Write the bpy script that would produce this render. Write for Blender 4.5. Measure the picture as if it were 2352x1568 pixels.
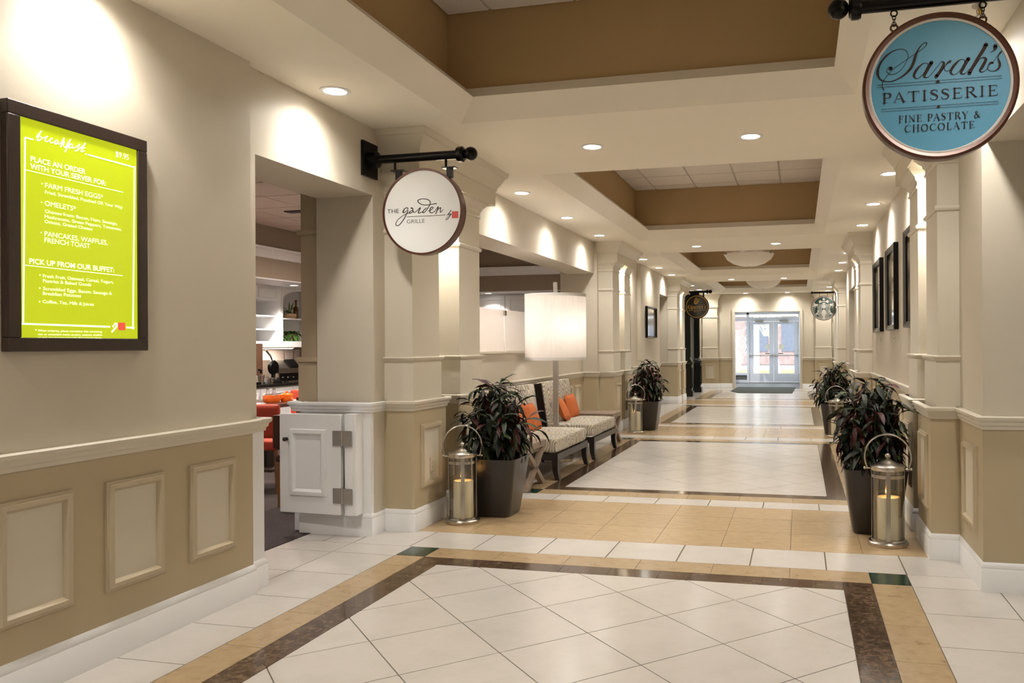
import bpy, bmesh, math, random
from mathutils import Vector, Matrix
for _o in list(bpy.data.objects): bpy.data.objects.remove(_o)
SC = bpy.context.scene
COL = SC.collection
R = math.radians

# ---------------------------------------------------------------- camera
cam_d = bpy.data.cameras.new('camera'); cam = bpy.data.objects.new('camera', cam_d); COL.objects.link(cam)
cam_d.sensor_width = 36.0; cam_d.lens = 1836.1475 / 2352 * 36
cam_d.shift_x = -(1398.4138 - 1176) / 2352; cam_d.shift_y = (793.4438 - 784) / 2352
cam_d.clip_start = .05; cam_d.clip_end = 300
YAW, ROLL, EYE = 0.234001052, -5.98671284e-03, 1.375
_w = Vector((-math.sin(YAW), math.cos(YAW), 0)); _r = Vector((math.cos(YAW), math.sin(YAW), 0)); _u = Vector((0, 0, 1))
_r2 = _r * math.cos(ROLL) + _u * math.sin(ROLL); _u2 = -_r * math.sin(ROLL) + _u * math.cos(ROLL)
_m = Matrix((_r2, _u2, -_w)).transposed().to_4x4(); _m.translation = (0, 0, EYE)
cam.matrix_world = _m
SC.camera = cam
def see(p):                                   # picture position of a point, only to pick which tiles are worth an object
    q = Vector(p) - Vector((0, 0, EYE)); d = q.dot(_w)
    if d < .3: return None
    return (1398.4 + 1836.1 * q.dot(_r2) / d, 793.4 - 1836.1 * q.dot(_u2) / d, d)

# ---------------------------------------------------------------- world, sun, exposure
wd = bpy.data.worlds.new('world'); SC.world = wd; wd.use_nodes = True
_bg = wd.node_tree.nodes['Background']; _bg.inputs[0].default_value = (.80, .89, 1.0, 1); _bg.inputs[1].default_value = 1.7
sun_d = bpy.data.lights.new('sun', 'SUN'); sun_d.energy = 2.2; sun_d.angle = R(.6); sun_d.color = (1, .97, .92)
sun = bpy.data.objects.new('sun', sun_d); COL.objects.link(sun); sun.rotation_euler = (R(42), 0, R(-40))
SC.view_settings.view_transform = 'Standard'; SC.view_settings.look = 'None'
SC.view_settings.gamma = 1.0; SC.view_settings.use_curve_mapping = False; SC.view_settings.exposure = 0.80
LAMP = (1.0, .95, .878)        # colour of the hallway lamps
P_SIDE, P_GLOW, P_GAP = 10.5, 38.0, 40.0

# ---------------------------------------------------------------- materials
def lin(c):
    return tuple(((v/255)/12.92 if v/255 <= .04045 else ((v/255+.055)/1.055)**2.4) for v in c) + (1,)
class NT:
    def __init__(s, name):
        s.m = bpy.data.materials.new(name); s.m.use_nodes = True; s.t = s.m.node_tree
        s.b = s.t.nodes['Principled BSDF']; s.o = s.t.nodes['Material Output']
    def n(s, typ, **kw):
        x = s.t.nodes.new(typ)
        for k, v in kw.items():
            if k.startswith('i_'): x.inputs[int(k[2:])].default_value = v
            else: setattr(x, k, v)
        return x
    def l(s, a, b): s.t.links.new(a, b)
    def coord(s, scale=(1,1,1), kind='Object'):
        tc = s.n('ShaderNodeTexCoord'); mp = s.n('ShaderNodeMapping'); mp.inputs['Scale'].default_value = scale
        s.l(tc.outputs[kind], mp.inputs['Vector']); return mp.outputs['Vector']
    def noise(s, vec, scale, detail=4, rough=.55):
        x = s.n('ShaderNodeTexNoise'); x.inputs['Scale'].default_value = scale; x.inputs['Detail'].default_value = detail
        x.inputs['Roughness'].default_value = rough; s.l(vec, x.inputs['Vector']); return x.outputs['Fac']
    def ramp(s, fac, stops):
        x = s.n('ShaderNodeValToRGB'); e = x.color_ramp.elements
        while len(e) < len(stops): e.new(.5)
        for q, (p, c) in zip(e, stops): q.position = p; q.color = c
        s.l(fac, x.inputs['Fac']); return x.outputs['Color']
    def bump(s, fac, strength, dist=.002):
        x = s.n('ShaderNodeBump'); x.inputs['Strength'].default_value = strength; x.inputs['Distance'].default_value = dist
        s.l(fac, x.inputs['Height']); s.l(x.outputs['Normal'], s.b.inputs['Normal'])
    def mix(s, fac, a, b):
        x = s.n('ShaderNodeMix', data_type='RGBA')
        if isinstance(fac, float): x.inputs['Factor'].default_value = fac
        else: s.l(fac, x.inputs['Factor'])
        for i, v in ((6, a), (7, b)):
            if isinstance(v, tuple): x.inputs[i].default_value = v
            else: s.l(v, x.inputs[i])
        return x.outputs[2]
def sc(c, k): return tuple(min(1, v*k) for v in c[:3]) + (1,)
def pmat(name, rgb, rough=.5, metal=0., var=.05, scale=6, bump=0., bscale=200, stretch=(1,1,1), spec=.5, coat=0., rnd=0.):
    t = NT(name); c = lin(rgb); v = t.coord(stretch)
    col = t.ramp(t.noise(v, scale), ((.3, sc(c, 1-var)), (.7, sc(c, 1+var))))
    if rnd:
        oi = t.n('ShaderNodeObjectInfo'); col = t.mix(t.ramp(oi.outputs['Random'], ((0, (0,0,0,1)), (1, (1,1,1,1)))), t.mix(1.0, col, col), col)
        hs = t.n('ShaderNodeHueSaturation'); mr = t.n('ShaderNodeMapRange'); t.l(oi.outputs['Random'], mr.inputs[0])
        mr.inputs[3].default_value = 1-rnd; mr.inputs[4].default_value = 1+rnd
        t.l(mr.outputs[0], hs.inputs['Value']); t.l(col, hs.inputs['Color']); col = hs.outputs['Color']
    t.l(col, t.b.inputs['Base Color'])
    t.b.inputs['Roughness'].default_value = rough; t.b.inputs['Metallic'].default_value = metal
    t.b.inputs['Specular IOR Level'].default_value = spec; t.b.inputs['Coat Weight'].default_value = coat; t.b.inputs['Coat Roughness'].default_value = .1
    if bump: t.bump(t.noise(v, bscale, 2), bump)
    return t.m
def emat(name, rgb, strength):
    t = NT(name); c = lin(rgb) if max(rgb) > 1 else rgb + (1,)
    t.b.inputs['Base Color'].default_value = c; t.b.inputs['Emission Color'].default_value = c
    t.b.inputs['Emission Strength'].default_value = strength; t.b.inputs['Roughness'].default_value = .3
    return t.m
def gmat(name, tint=(1,1,1), gloss=.08, rough=.02, milk=0., milkc=(1,1,1)):
    t = NT(name); tr = t.n('ShaderNodeBsdfTransparent'); tr.inputs[0].default_value = tint + (1,)
    gl = t.n('ShaderNodeBsdfGlossy'); gl.inputs['Roughness'].default_value = rough
    fr = t.n('ShaderNodeFresnel'); fr.inputs[0].default_value = 1.45
    ml = t.n('ShaderNodeMath', operation='MULTIPLY_ADD'); ml.inputs[1].default_value = .55; ml.inputs[2].default_value = gloss*.3; t.l(fr.outputs[0], ml.inputs[0])
    mx = t.n('ShaderNodeMixShader'); t.l(ml.outputs[0], mx.inputs[0]); t.l(tr.outputs[0], mx.inputs[1]); t.l(gl.outputs[0], mx.inputs[2])
    out = mx.outputs[0]
    if milk:
        df = t.n('ShaderNodeBsdfDiffuse'); df.inputs[0].default_value = milkc + (1,); tl = t.n('ShaderNodeBsdfTranslucent'); tl.inputs[0].default_value = milkc + (1,)
        a = t.n('ShaderNodeMixShader'); a.inputs[0].default_value = .5; t.l(df.outputs[0], a.inputs[1]); t.l(tl.outputs[0], a.inputs[2])
        b = t.n('ShaderNodeMixShader'); b.inputs[0].default_value = milk; t.l(out, b.inputs[1]); t.l(a.outputs[0], b.inputs[2]); out = b.outputs[0]
    t.l(out, t.o.inputs['Surface']); return t.m

M = {}
M['cream'] = pmat('cream_wall', (206,197,180), .55, var=.015, scale=2, bump=.15, bscale=160)
M['tan'] = pmat('tan_wainscot', (184,169,139), .5, var=.02, scale=2, bump=.1, bscale=160)
M['inset'] = pmat('panel_inset', (210,201,182), .55, var=.015, scale=3)
M['trim'] = pmat('trim_cream', (212,204,187), .42, var=.01, scale=3)
M['trimtan'] = pmat('trim_tan', (188,174,147), .42, var=.01, scale=3)
M['white'] = pmat('white_paint', (234,234,234), .38, var=.012, scale=5)
M['ceil'] = pmat('ceiling_paint', (238,231,217), .7, var=.008, scale=2)
M['brown'] = pmat('tray_brown', (180,151,108), .7, var=.02, scale=2)
M['acoustic'] = pmat('acoustic_tile', (222,213,203), .9, var=.05, scale=90, bump=.4, bscale=300)
M['tbar'] = pmat('ceiling_grid', (196,188,176), .5, var=.0)
M['black'] = pmat('black_metal', (16,14,13), .28, .6, var=.1)
M['espresso'] = pmat('espresso_wood', (36,28,25), .33, 0, var=.25, scale=8, stretch=(1,1,6))
M['frame'] = pmat('dark_wood_frame', (54,40,33), .4, 0, var=.18, scale=10, stretch=(4,1,1))
M['redwood'] = pmat('reddish_brown_rim', (84,50,36), .3, .25, var=.12, scale=6)
M['steel'] = pmat('brushed_steel', (190,184,174), .26, 1.0, var=.06, scale=30, stretch=(1,1,8))
M['nickel'] = pmat('satin_nickel', (178,172,164), .38, .55, var=.05, scale=30)
M['pot'] = pmat('charcoal_planter', (54,51,49), .3, .15, var=.06, scale=3)
M['soil'] = pmat('potting_soil', (34,25,19), .95, var=.4, scale=60)
M['wax'] = pmat('candle_wax', (246,241,218), .5, var=.03, scale=4)
M['flame'] = emat('candle_flame', (1.0,.55,.14), 4)
M['lens'] = emat('lamp_lens', (1.0,.95,.86), 9)
M['graywood'] = pmat('grey_washed_wood', (142,124,108), .5, 0, var=.14, scale=7, stretch=(2,9,9))
M['orange'] = pmat('orange_fabric', (202,110,58), .85, var=.06, scale=25, bump=.4, bscale=500)
M['plastic'] = pmat('ivory_plastic', (212,202,178), .4, var=0)
M['darkmat'] = pmat('dark_green_mat', (62,68,64), .95, var=.15, scale=90, bump=.6, bscale=600)
M['alu'] = pmat('grey_aluminium', (214,214,222), .4, .0, var=.02)
M['glass'] = gmat('clear_glass', (.97,.99,.98), .1)
M['lglass'] = gmat('lantern_glass', (.96,.95,.92), .12)
M['frost'] = gmat('frosted_glass', (1,1,1), .05, .3, .82, (.86,.82,.78))
M['bowl'] = gmat('bowl_glass', (1,1,1), .2, .1, .85, (.90,.85,.76))
M['carpet'] = pmat('brown_carpet', (58,48,46), .98, var=.5, scale=40, stretch=(1,4,1), bump=.8, bscale=300)
M['taupe'] = pmat('taupe_wall', (150,134,116), .7, var=.02)
M['dtan'] = pmat('dining_column', (182,165,138), .6, var=.02)
M['counter'] = pmat('black_counter', (30,27,26), .2, var=.2, scale=40)
M['redseat'] = pmat('coral_upholstery', (196,72,48), .6, var=.05)
M['dwood'] = pmat('brown_table_wood', (74,46,36), .3, var=.15, scale=8, stretch=(1,6,1))
M['legwood'] = pmat('oak_leg', (138,98,62), .5, var=.1)
M['enamel'] = pmat('orange_enamel', (226,104,30), .2, var=.03)
M['amber'] = pmat('amber_bottle', (110,74,30), .15, var=.2, scale=30)
M['cork'] = pmat('cork', (124,70,48), .8, var=.1)
M['terracotta'] = pmat('brown_pottery', (96,68,50), .5, var=.2)
M['basket'] = pmat('woven_basket', (196,160,124), .8, var=.25, scale=40)
M['glassware'] = gmat('glassware', (.9,.92,.92), .4, .05, .15, (.8,.8,.8))
M['cloth'] = pmat('white_napkin', (220,218,214), .8, var=.03)
M['backsplash'] = pmat('pinkish_backsplash', (206,190,180), .5, var=.02)
M['greenleaf'] = pmat('bright_green_leaf', (74,112,46), .5, var=.25, scale=12)
M['gold'] = pmat('gold_paint', (206,160,74), .35, .3, var=.06)
M['blackboard'] = pmat('black_sign_face', (26,26,23), .25, 0, var=.1)
M['darkgreen'] = pmat('deep_green_sign_face', (8,32,25), .35, var=.05)
M['signwhite'] = pmat('sign_white', (206,200,192), .4, var=.01)
M['signface'] = pmat('white_sign_face', (226,226,224), .3, var=.008)
M['emblem'] = pmat('emblem_white', (136,133,126), .5, var=.01)
M['blue'] = pmat('blue_sign_face', (76,144,176), .45, var=.02, scale=2)
M['choc'] = pmat('chocolate_lettering', (44,25,17), .75, var=.06)
M['ink'] = pmat('dark_brown_ink', (38,26,20), .5, var=0)
M['grey'] = pmat('grey_ink', (96,94,90), .5, var=0)
M['redink'] = pmat('red_seal', (196,74,66), .5, var=.2, scale=160)
M['lime'] = emat('lime_lightbox', (176,190,20), .52)
M['litwhite'] = emat('lit_white', (240,242,230), .62)
M['litred'] = emat('lit_red', (226,74,60), .55)
M['pubblack'] = pmat('black_green_paint', (14,18,15), .25, var=.1)
M['lawn'] = pmat('pale_lawn', (172,176,112), .95, var=.15, scale=4)
M['pave'] = pmat('pale_pavement', (205,205,202), .9, var=.04)
M['brickfar'] = pmat('far_brick', (176,150,146), .9, var=.2, scale=3)  # brick paled, washed-out daylight haze is put into the colour
M['farblue'] = pmat('far_dark_window', (122,126,142), .3, var=.1)  # window and roof tone lifted by the same painted haze
M['twig'] = pmat('dry_twig', (232,226,208), .9, var=.1)
M['paper'] = pmat('pale_paper', (226,222,196), .8, var=.02)
M['vest'] = pmat('vestibule_floor', (106,104,104), .5, var=.08, scale=30)
M['photo_a'] = None
def marble(name, stops, scale, stretch, rough, detail=8, rnd=.06, dist=0.):
    t = NT(name); v = t.coord(stretch); x = t.n('ShaderNodeTexNoise'); x.inputs['Scale'].default_value = scale; x.inputs['Detail'].default_value = detail
    x.inputs['Roughness'].default_value = .68; x.inputs['Distortion'].default_value = dist; t.l(v, x.inputs['Vector'])
    col = t.ramp(x.outputs['Fac'], tuple((p, lin(c)) for p, c in stops))
    oi = t.n('ShaderNodeObjectInfo'); hs = t.n('ShaderNodeHueSaturation'); mr = t.n('ShaderNodeMapRange'); t.l(oi.outputs['Random'], mr.inputs[0])
    mr.inputs[3].default_value = 1-rnd; mr.inputs[4].default_value = 1+rnd; t.l(mr.outputs[0], hs.inputs['Value']); t.l(col, hs.inputs['Color'])
    t.l(hs.outputs['Color'], t.b.inputs['Base Color']); t.b.inputs['Roughness'].default_value = rough; t.b.inputs['Specular IOR Level'].default_value = .5
    return t.m
M['t_white'] = marble('white_floor_tile', ((.3,(190,184,176)), (.55,(198,192,185)), (.75,(194,187,178))), 3, (1,1,1), .21, rnd=.025)
M['t_tan'] = marble('tan_floor_tile', ((.28,(162,137,103)), (.5,(175,150,115)), (.72,(182,158,124))), 12, (1,1.8,1), .19, rnd=.05)
M['t_gold'] = marble('gold_floor_tile', ((.3,(138,114,80)), (.42,(167,143,110)), (.7,(178,155,121))), 14, (1,1,1), .2, rnd=.05)
M['t_dark'] = marble('dark_marble_tile', ((.28,(42,31,23)), (.45,(72,55,42)), (.58,(98,79,62)), (.74,(128,110,92))), 22, (1,1,1), .12, rnd=.15, dist=1.2)
M['t_green'] = marble('green_marble_tile', ((.3,(12,28,22)), (.52,(30,54,42)), (.7,(60,84,66))), 24, (1,1,1), .12, rnd=.05, dist=1.5)
M['grout'] = pmat('grout', (112,101,84), .8, var=.06, scale=30)

def fabric():
    t = NT('ikat_fabric'); v = t.coord((1,1,1)); nz = t.n('ShaderNodeTexNoise'); nz.inputs['Scale'].default_value = 6; nz.inputs['Detail'].default_value = 1; t.l(v, nz.inputs['Vector'])
    ad = t.n('ShaderNodeVectorMath', operation='MULTIPLY_ADD'); ad.inputs[1].default_value = (.09,.09,.09); t.l(nz.outputs['Color'], ad.inputs[0]); t.l(v, ad.inputs[2])
    mp = t.n('ShaderNodeMapping'); mp.inputs['Scale'].default_value = (5.2,5.2,3.2); t.l(ad.outputs[0], mp.inputs['Vector'])
    vo = t.n('ShaderNodeTexVoronoi'); vo.inputs['Scale'].default_value = 1.0; vo.inputs['Randomness'].default_value = .55; t.l(mp.outputs[0], vo.inputs['Vector'])
    ml = t.n('ShaderNodeMath', operation='MULTIPLY'); ml.inputs[1].default_value = 46; t.l(vo.outputs['Distance'], ml.inputs[0])
    sn = t.n('ShaderNodeMath', operation='SINE'); t.l(ml.outputs[0], sn.inputs[0])
    mr = t.n('ShaderNodeMapRange'); mr.inputs[1].default_value = -1; mr.inputs[2].default_value = 1; t.l(sn.outputs[0], mr.inputs[0])
    ml2 = t.n('ShaderNodeMath', operation='MULTIPLY'); ml2.inputs[1].default_value = 9; t.l(vo.outputs['Distance'], ml2.inputs[0]); fr = t.n('ShaderNodeMath', operation='FRACT'); t.l(ml2.outputs[0], fr.inputs[0])
    dark = t.ramp(fr.outputs[0], ((0, lin((146,140,136))), (.45, lin((170,156,120))), (.75, lin((140,137,138)))))
    col = t.mix(t.ramp(mr.outputs[0], ((.35,(0,0,0,1)), (.6,(1,1,1,1)))), dark, lin((208,200,184)))
    t.l(col, t.b.inputs['Base Color']); t.b.inputs['Roughness'].default_value = .85; t.bump(t.noise(v, 600, 1), .3); return t.m
M['fabric'] = fabric()
def leafmat(name, a, b, rough=.5):
    t = NT(name); v = t.coord((1,1,1), 'Generated'); col = t.ramp(t.noise(v, 5), ((.35, lin(a)), (.65, lin(b))))
    t.l(col, t.b.inputs['Base Color']); t.b.inputs['Roughness'].default_value = rough; t.b.inputs['Specular IOR Level'].default_value = .3; return t.m
M['leaf_a'] = leafmat('dark_green_leaf', (20,28,13), (34,45,22)); M['leaf_b'] = leafmat('deep_leaf', (15,18,12), (26,32,18)); M['leaf_c'] = leafmat('maroon_leaf', (46,12,10), (66,22,15)); M['leaf_d'] = leafmat('mid_green_leaf', (42,54,28), (60,74,42))
M['stem'] = pmat('plant_stem', (64,52,36), .7)
def shade():
    t = NT('lamp_shade_linen'); df = t.n('ShaderNodeBsdfDiffuse'); tl = t.n('ShaderNodeBsdfTranslucent'); v = t.coord((30,30,1))
    c = t.ramp(t.noise(v, 4), ((.3, (.80,.76,.72,1)), (.7, (.90,.87,.83,1)))); t.l(c, df.inputs[0]); t.l(c, tl.inputs[0])
    mx = t.n('ShaderNodeMixShader'); mx.inputs[0].default_value = .55; t.l(df.outputs[0], mx.inputs[1]); t.l(tl.outputs[0], mx.inputs[2]); t.l(mx.outputs[0], t.o.inputs['Surface']); return t.m
M['shade'] = shade()
def photomat(name, cols, ax=2, z0=1.5, z1=2.4):
    t = NT(name); g = t.n('ShaderNodeTexCoord'); sp = t.n('ShaderNodeSeparateXYZ'); t.l(g.outputs['Object'], sp.inputs[0])
    nz = t.noise(g.outputs['Object'], 4, 3); ad = t.n('ShaderNodeMath', operation='MULTIPLY_ADD'); ad.inputs[1].default_value = .12; t.l(nz, ad.inputs[0]); t.l(sp.outputs[ax], ad.inputs[2])
    mr = t.n('ShaderNodeMapRange'); mr.inputs[1].default_value = z0; mr.inputs[2].default_value = z1; t.l(ad.outputs[0], mr.inputs[0])
    col = t.ramp(mr.outputs[0], tuple((p, lin(c)) for p, c in cols)); t.l(col, t.b.inputs['Base Color']); t.b.inputs['Roughness'].default_value = .06; return t.m
M['photo_a'] = photomat('sepia_photograph', ((0,(120,126,134)), (.25,(128,120,108)), (.45,(150,138,118)), (.6,(96,88,78)), (.75,(150,138,116)), (1,(132,122,104))), 2, 0, .92)
M['photo_b'] = photomat('framed_print', ((0,(130,136,146)), (.4,(160,160,160)), (.7,(170,160,140)), (1,(150,140,120))), 2, 0, .62)
# ---------------------------------------------------------------- mesh helpers
class MB:
    def __init__(s): s.v = []; s.f = []
    def add(s, vs, fs):
        b = len(s.v); s.v += [tuple(p) for p in vs]; s.f += [tuple(i+b for i in f) for f in fs]; return s
    def box(s, x0, x1, y0, y1, z0, z1):
        return s.add([(x0,y0,z0),(x1,y0,z0),(x1,y1,z0),(x0,y1,z0),(x0,y0,z1),(x1,y0,z1),(x1,y1,z1),(x0,y1,z1)],
                     [(0,3,2,1),(4,5,6,7),(0,1,5,4),(1,2,6,5),(2,3,7,6),(3,0,4,7)])
    def hexa(s, p8): return s.add(p8, [(0,3,2,1),(4,5,6,7),(0,1,5,4),(1,2,6,5),(2,3,7,6),(3,0,4,7)])
    def prism(s, poly, z0, z1):
        n = len(poly)
        return s.add([(x,y,z0) for x,y in poly] + [(x,y,z1) for x,y in poly],
                     [tuple(range(n-1,-1,-1)), tuple(range(n,2*n))] + [(i,(i+1)%n,n+(i+1)%n,n+i) for i in range(n)])
    def quad(s, a, b, c, d): return s.add([a,b,c,d], [(0,1,2,3)])
    def tube(s, path, r, n=10, caps=True):
        P = [Vector(p) for p in path]; rr = r if isinstance(r, (list,tuple)) else [r]*len(P); rings = []; up = None
        for i, p in enumerate(P):
            t = (P[min(i+1,len(P)-1)] - P[max(i-1,0)]).normalized()
            if up is None: up = Vector((0,0,1)) if abs(t.z) < .9 else Vector((1,0,0))
            a = t.cross(up).normalized(); up = a.cross(t).normalized()
            rings.append([p + (a*math.cos(2*math.pi*k/n) + up*math.sin(2*math.pi*k/n))*rr[i] for k in range(n)])
        vs = [q for g in rings for q in g]; fs = []
        for i in range(len(P)-1):
            for k in range(n): fs.append((i*n+k, i*n+(k+1)%n, (i+1)*n+(k+1)%n, (i+1)*n+k))
        if caps: fs += [tuple(range(n-1,-1,-1)), tuple((len(P)-1)*n+k for k in range(n))]
        return s.add(vs, fs)
    def lathe(s, prof, c=(0,0,0), n=28, axis='z', closed=False):
        vs = []; fs = []; m = len(prof)
        for r, h in prof:
            for k in range(n):
                a = 2*math.pi*k/n; x, y = r*math.cos(a), r*math.sin(a)
                vs.append((c[0]+x, c[1]+y, c[2]+h) if axis == 'z' else ((c[0]+x, c[1]-h, c[2]+y) if axis == 'y' else (c[0]+h, c[1]+x, c[2]+y)))
        for i in range(m-1 if not closed else m):
            j = (i+1) % m
            for k in range(n): fs.append((i*n+k, i*n+(k+1)%n, j*n+(k+1)%n, j*n+k))
        if not closed:
            if prof[0][0] > 1e-6: fs.append(tuple(range(n-1,-1,-1)))
            if prof[-1][0] > 1e-6: fs.append(tuple((m-1)*n+k for k in range(n)))
        return s.add(vs, fs)
    def sweep(s, path, prof, closed=False, caps=True):
        # path: plan points; prof: (out, z), out to the right of the path
        P = [Vector((p[0],p[1])) for p in path]; n = len(P); m = len(prof); vs = []; fs = []
        for i in range(n):
            ds = []
            if i > 0 or closed: ds.append((P[i]-P[i-1]).normalized())
            if i < n-1 or closed: ds.append((P[(i+1)%n]-P[i]).normalized())
            ns = [Vector((d.y,-d.x)) for d in ds]
            if len(ns) == 1: mi = ns[0]
            else: mi = (ns[0]+ns[1]); mi = mi / max(.2, 1+ns[0].dot(ns[1]))
            for o, z in prof: vs.append((P[i].x+mi.x*o, P[i].y+mi.y*o, z))
        for i in range(n if closed else n-1):
            j = (i+1) % n
            for k in range(m-1): fs.append((i*m+k, j*m+k, j*m+k+1, i*m+k+1))
        if caps and not closed: fs += [tuple(range(m)), tuple((n-1)*m+k for k in range(m-1,-1,-1))]
        return s.add(vs, fs)
    def frame(s, o, U, V, N, w, h, prof):
        # moulding round a rectangle from corner o; prof: (inset, height)
        o, U, V, N = Vector(o), Vector(U), Vector(V), Vector(N); m = len(prof); vs = []; fs = []
        for (a, b, du, dv) in ((0,0,1,1),(w,0,-1,1),(w,h,-1,-1),(0,h,1,-1)):
            for i, z in prof: vs.append(o + U*(a+du*i) + V*(b+dv*i) + N*z)
        for i in range(4):
            j = (i+1) % 4
            for k in range(m-1): fs.append((i*m+k, j*m+k, j*m+k+1, i*m+k+1))
        return s.add(vs, fs)
    def ribbon(s, pts, O, U, V, N, sub=5, k=1e-4):
        # a pen stroke (u, v, width) on a flat face
        O, U, V, N = Vector(O), Vector(U), Vector(V), Vector(N); Q = [Vector(p) for p in pts]
        if len(Q) > 2:
            C = []
            for i in range(len(Q)-1):
                p0, p1, p2, p3 = Q[max(i-1,0)], Q[i], Q[i+1], Q[min(i+2,len(Q)-1)]
                for q in range(sub):
                    t = q/sub; C.append(.5*((2*p1)+(p2-p0)*t+(2*p0-5*p1+4*p2-p3)*t*t+(3*p1-p0-3*p2+p3)*t**3))
            Q = C + [Q[-1]]
        vs = []; fs = []
        for i, p in enumerate(Q):
            d = Q[min(i+1,len(Q)-1)] - Q[max(i-1,0)]; n = Vector((-d.y, d.x)); n = n.normalized() if n.length > 0 else Vector((0,1)); h = max(p.z, 3)/2
            for g in (1,-1): vs.append(O + U*((p.x+n.x*h*g)*k) + V*((p.y+n.y*h*g)*k) + N)
        for i in range(len(Q)-1): fs.append((2*i, 2*i+1, 2*i+3, 2*i+2))
        for e in (0, len(Q)-1):
            p = Q[e]; h = max(p.z,3)/2; b = len(vs); vs += [O + U*((p.x+h*math.cos(a))*k) + V*((p.y+h*math.sin(a))*k) + N for a in [q*math.pi/4 for q in range(8)]]; fs.append(tuple(range(b,b+8)))
        return s.add(vs, fs)
    def poly(s, pts, O, U, V, N, k=1.0):
        O, U, V, N = Vector(O), Vector(U), Vector(V), Vector(N)
        return s.add([O+U*(p[0]*k)+V*(p[1]*k)+N for p in pts], [tuple(range(len(pts)))])
    def mesh(s, name, mat, recalc=True, smooth=35):
        me = bpy.data.meshes.new(name); me.from_pydata(s.v, [], s.f)
        if recalc:
            b = bmesh.new(); b.from_mesh(me); bmesh.ops.recalc_face_normals(b, faces=b.faces); b.to_mesh(me); b.free()
        if smooth:
            me.polygons.foreach_set('use_smooth', [True]*len(me.polygons)); me.set_sharp_from_angle(angle=R(smooth))
        me.materials.append(M[mat] if isinstance(mat, str) else mat); me.update(); return me
def link(name, me, parent=None):
    o = bpy.data.objects.new(name, me); COL.objects.link(o)
    if parent is not None: o.parent = parent
    return o
def part(name, mb, mat, parent=None, recalc=True, smooth=35):
    return link(name, mb.mesh(name, mat, recalc, smooth), parent)
def soft(o, w=.01, seg=3):
    m = o.modifiers.new('bevel', 'BEVEL'); m.width = w; m.segments = seg; m.limit_method = 'ANGLE'; m.angle_limit = R(40); return o
def tag(o, label, cat, group=None, kind=None):
    o['label'] = label; o['category'] = cat
    if group: o['group'] = group
    if kind: o['kind'] = kind
    return o
def thing(name, label, cat, loc=(0,0,0), rz=0, group=None):
    o = bpy.data.objects.new(name, None); COL.objects.link(o); o.location = loc; o.rotation_euler = (0,0,rz); o.empty_display_size = .1
    return tag(o, label, cat, group)
def struct(name, mb, mat, label, cat):
    return tag(part(name, mb, mat), label, cat, kind='structure')
def tree(o, parent=None):
    c = o.copy(); COL.objects.link(c)
    if parent is not None: c.parent = parent
    for ch in o.children: tree(ch, c)
    return c
def dup(o, label, loc=None, rz=None):
    c = tree(o); c['label'] = label
    if loc is not None: c.location = loc
    if rz is not None: c.rotation_euler = (0,0,rz)
    return c
X, Y, Z = Vector((1,0,0)), Vector((0,1,0)), Vector((0,0,1))

# moulding profiles (out, z)
BASE = [(0,0),(.016,0),(.016,.122),(.012,.128),(.014,.140),(.006,.158),(0,.165)]
RAIL = [(0,.895),(.010,.898),(.012,.915),(.020,.922),(.022,.938),(.034,.950),(.036,.966),(.030,.972),(0,.972)]
PANEL = [(0,0),(.002,.012),(.012,.014),(.016,.022),(.034,.022),(.044,.010),(.048,.002)]
CROWN = [(0,2.800),(.010,2.803),(.014,2.828),(.030,2.850),(.062,2.905),(.070,2.925),(.085,2.930),(.095,2.955),(.097,2.976),(0,2.976)]
def panels(parent, plane, facing, spans, z0=.30, z1=.787, tone='trimtan', inset='inset'):
    # framed wainscot panels on a wall; facing: '+x', '-x', '-y'
    for a, b in spans:
        w, h = b-a, z1-z0
        if facing == '+x': o, U, N = Vector((plane,a,z0)), Y, X
        elif facing == '-x': o, U, N = Vector((plane,b,z0)), -Y, -X
        else: o, U, N = Vector((a,plane,z0)), X, -Y
        f = part('panel_frame', MB().frame(o, U, Z, N, w, h, PANEL), tone, parent)
        part('panel', MB().frame(o+N*.001, U, Z, N, w, h, [(.046,0),(.046,.002)]).poly([(.046,.046),(w-.046,.046),(w-.046,h-.046),(.046,h-.046)], o+N*.003, U, Z, Vector((0,0,0))), inset, f)
# lettering made from the built-in font, as meshes of width 1 and cap height 1
_TX = {}
def letters(strings):
    cur = []
    for s, bold in strings:
        c = bpy.data.curves.new('t', 'FONT'); c.body = s; c.size = 1; c.offset = .011 if bold else 0.0; c.resolution_u = 3; c.fill_mode = 'FRONT'
        o = bpy.data.objects.new('t', c); COL.objects.link(o); cur.append((s, bold, o, c))
    bpy.context.view_layer.update(); dg = bpy.context.evaluated_depsgraph_get()
    for s, bold, o, c in cur:
        me = bpy.data.meshes.new_from_object(o.evaluated_get(dg)); xs = [v.co.x for v in me.vertices]
        _TX[(s,bold)] = ([(v.co.x, v.co.y) for v in me.vertices], [tuple(p.vertices) for p in me.polygons], min(xs), max(xs)); bpy.data.meshes.remove(me)
    for s, bold, o, c in cur: bpy.data.objects.remove(o); bpy.data.curves.remove(c)
def put_text(mb, s, bold, u0, u1, v, cap, O, U, V, N, shear=0.):
    vs, fs, a, b = _TX[(s,bold)]; k = (u1-u0)/(b-a); c = cap/.72
    O, U, V, N = Vector(O), Vector(U), Vector(V), Vector(N)
    mb.add([O + U*(u0+(x-a)*k+y*c*shear) + V*(v+y*c) + N for x, y in vs], fs)
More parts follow.
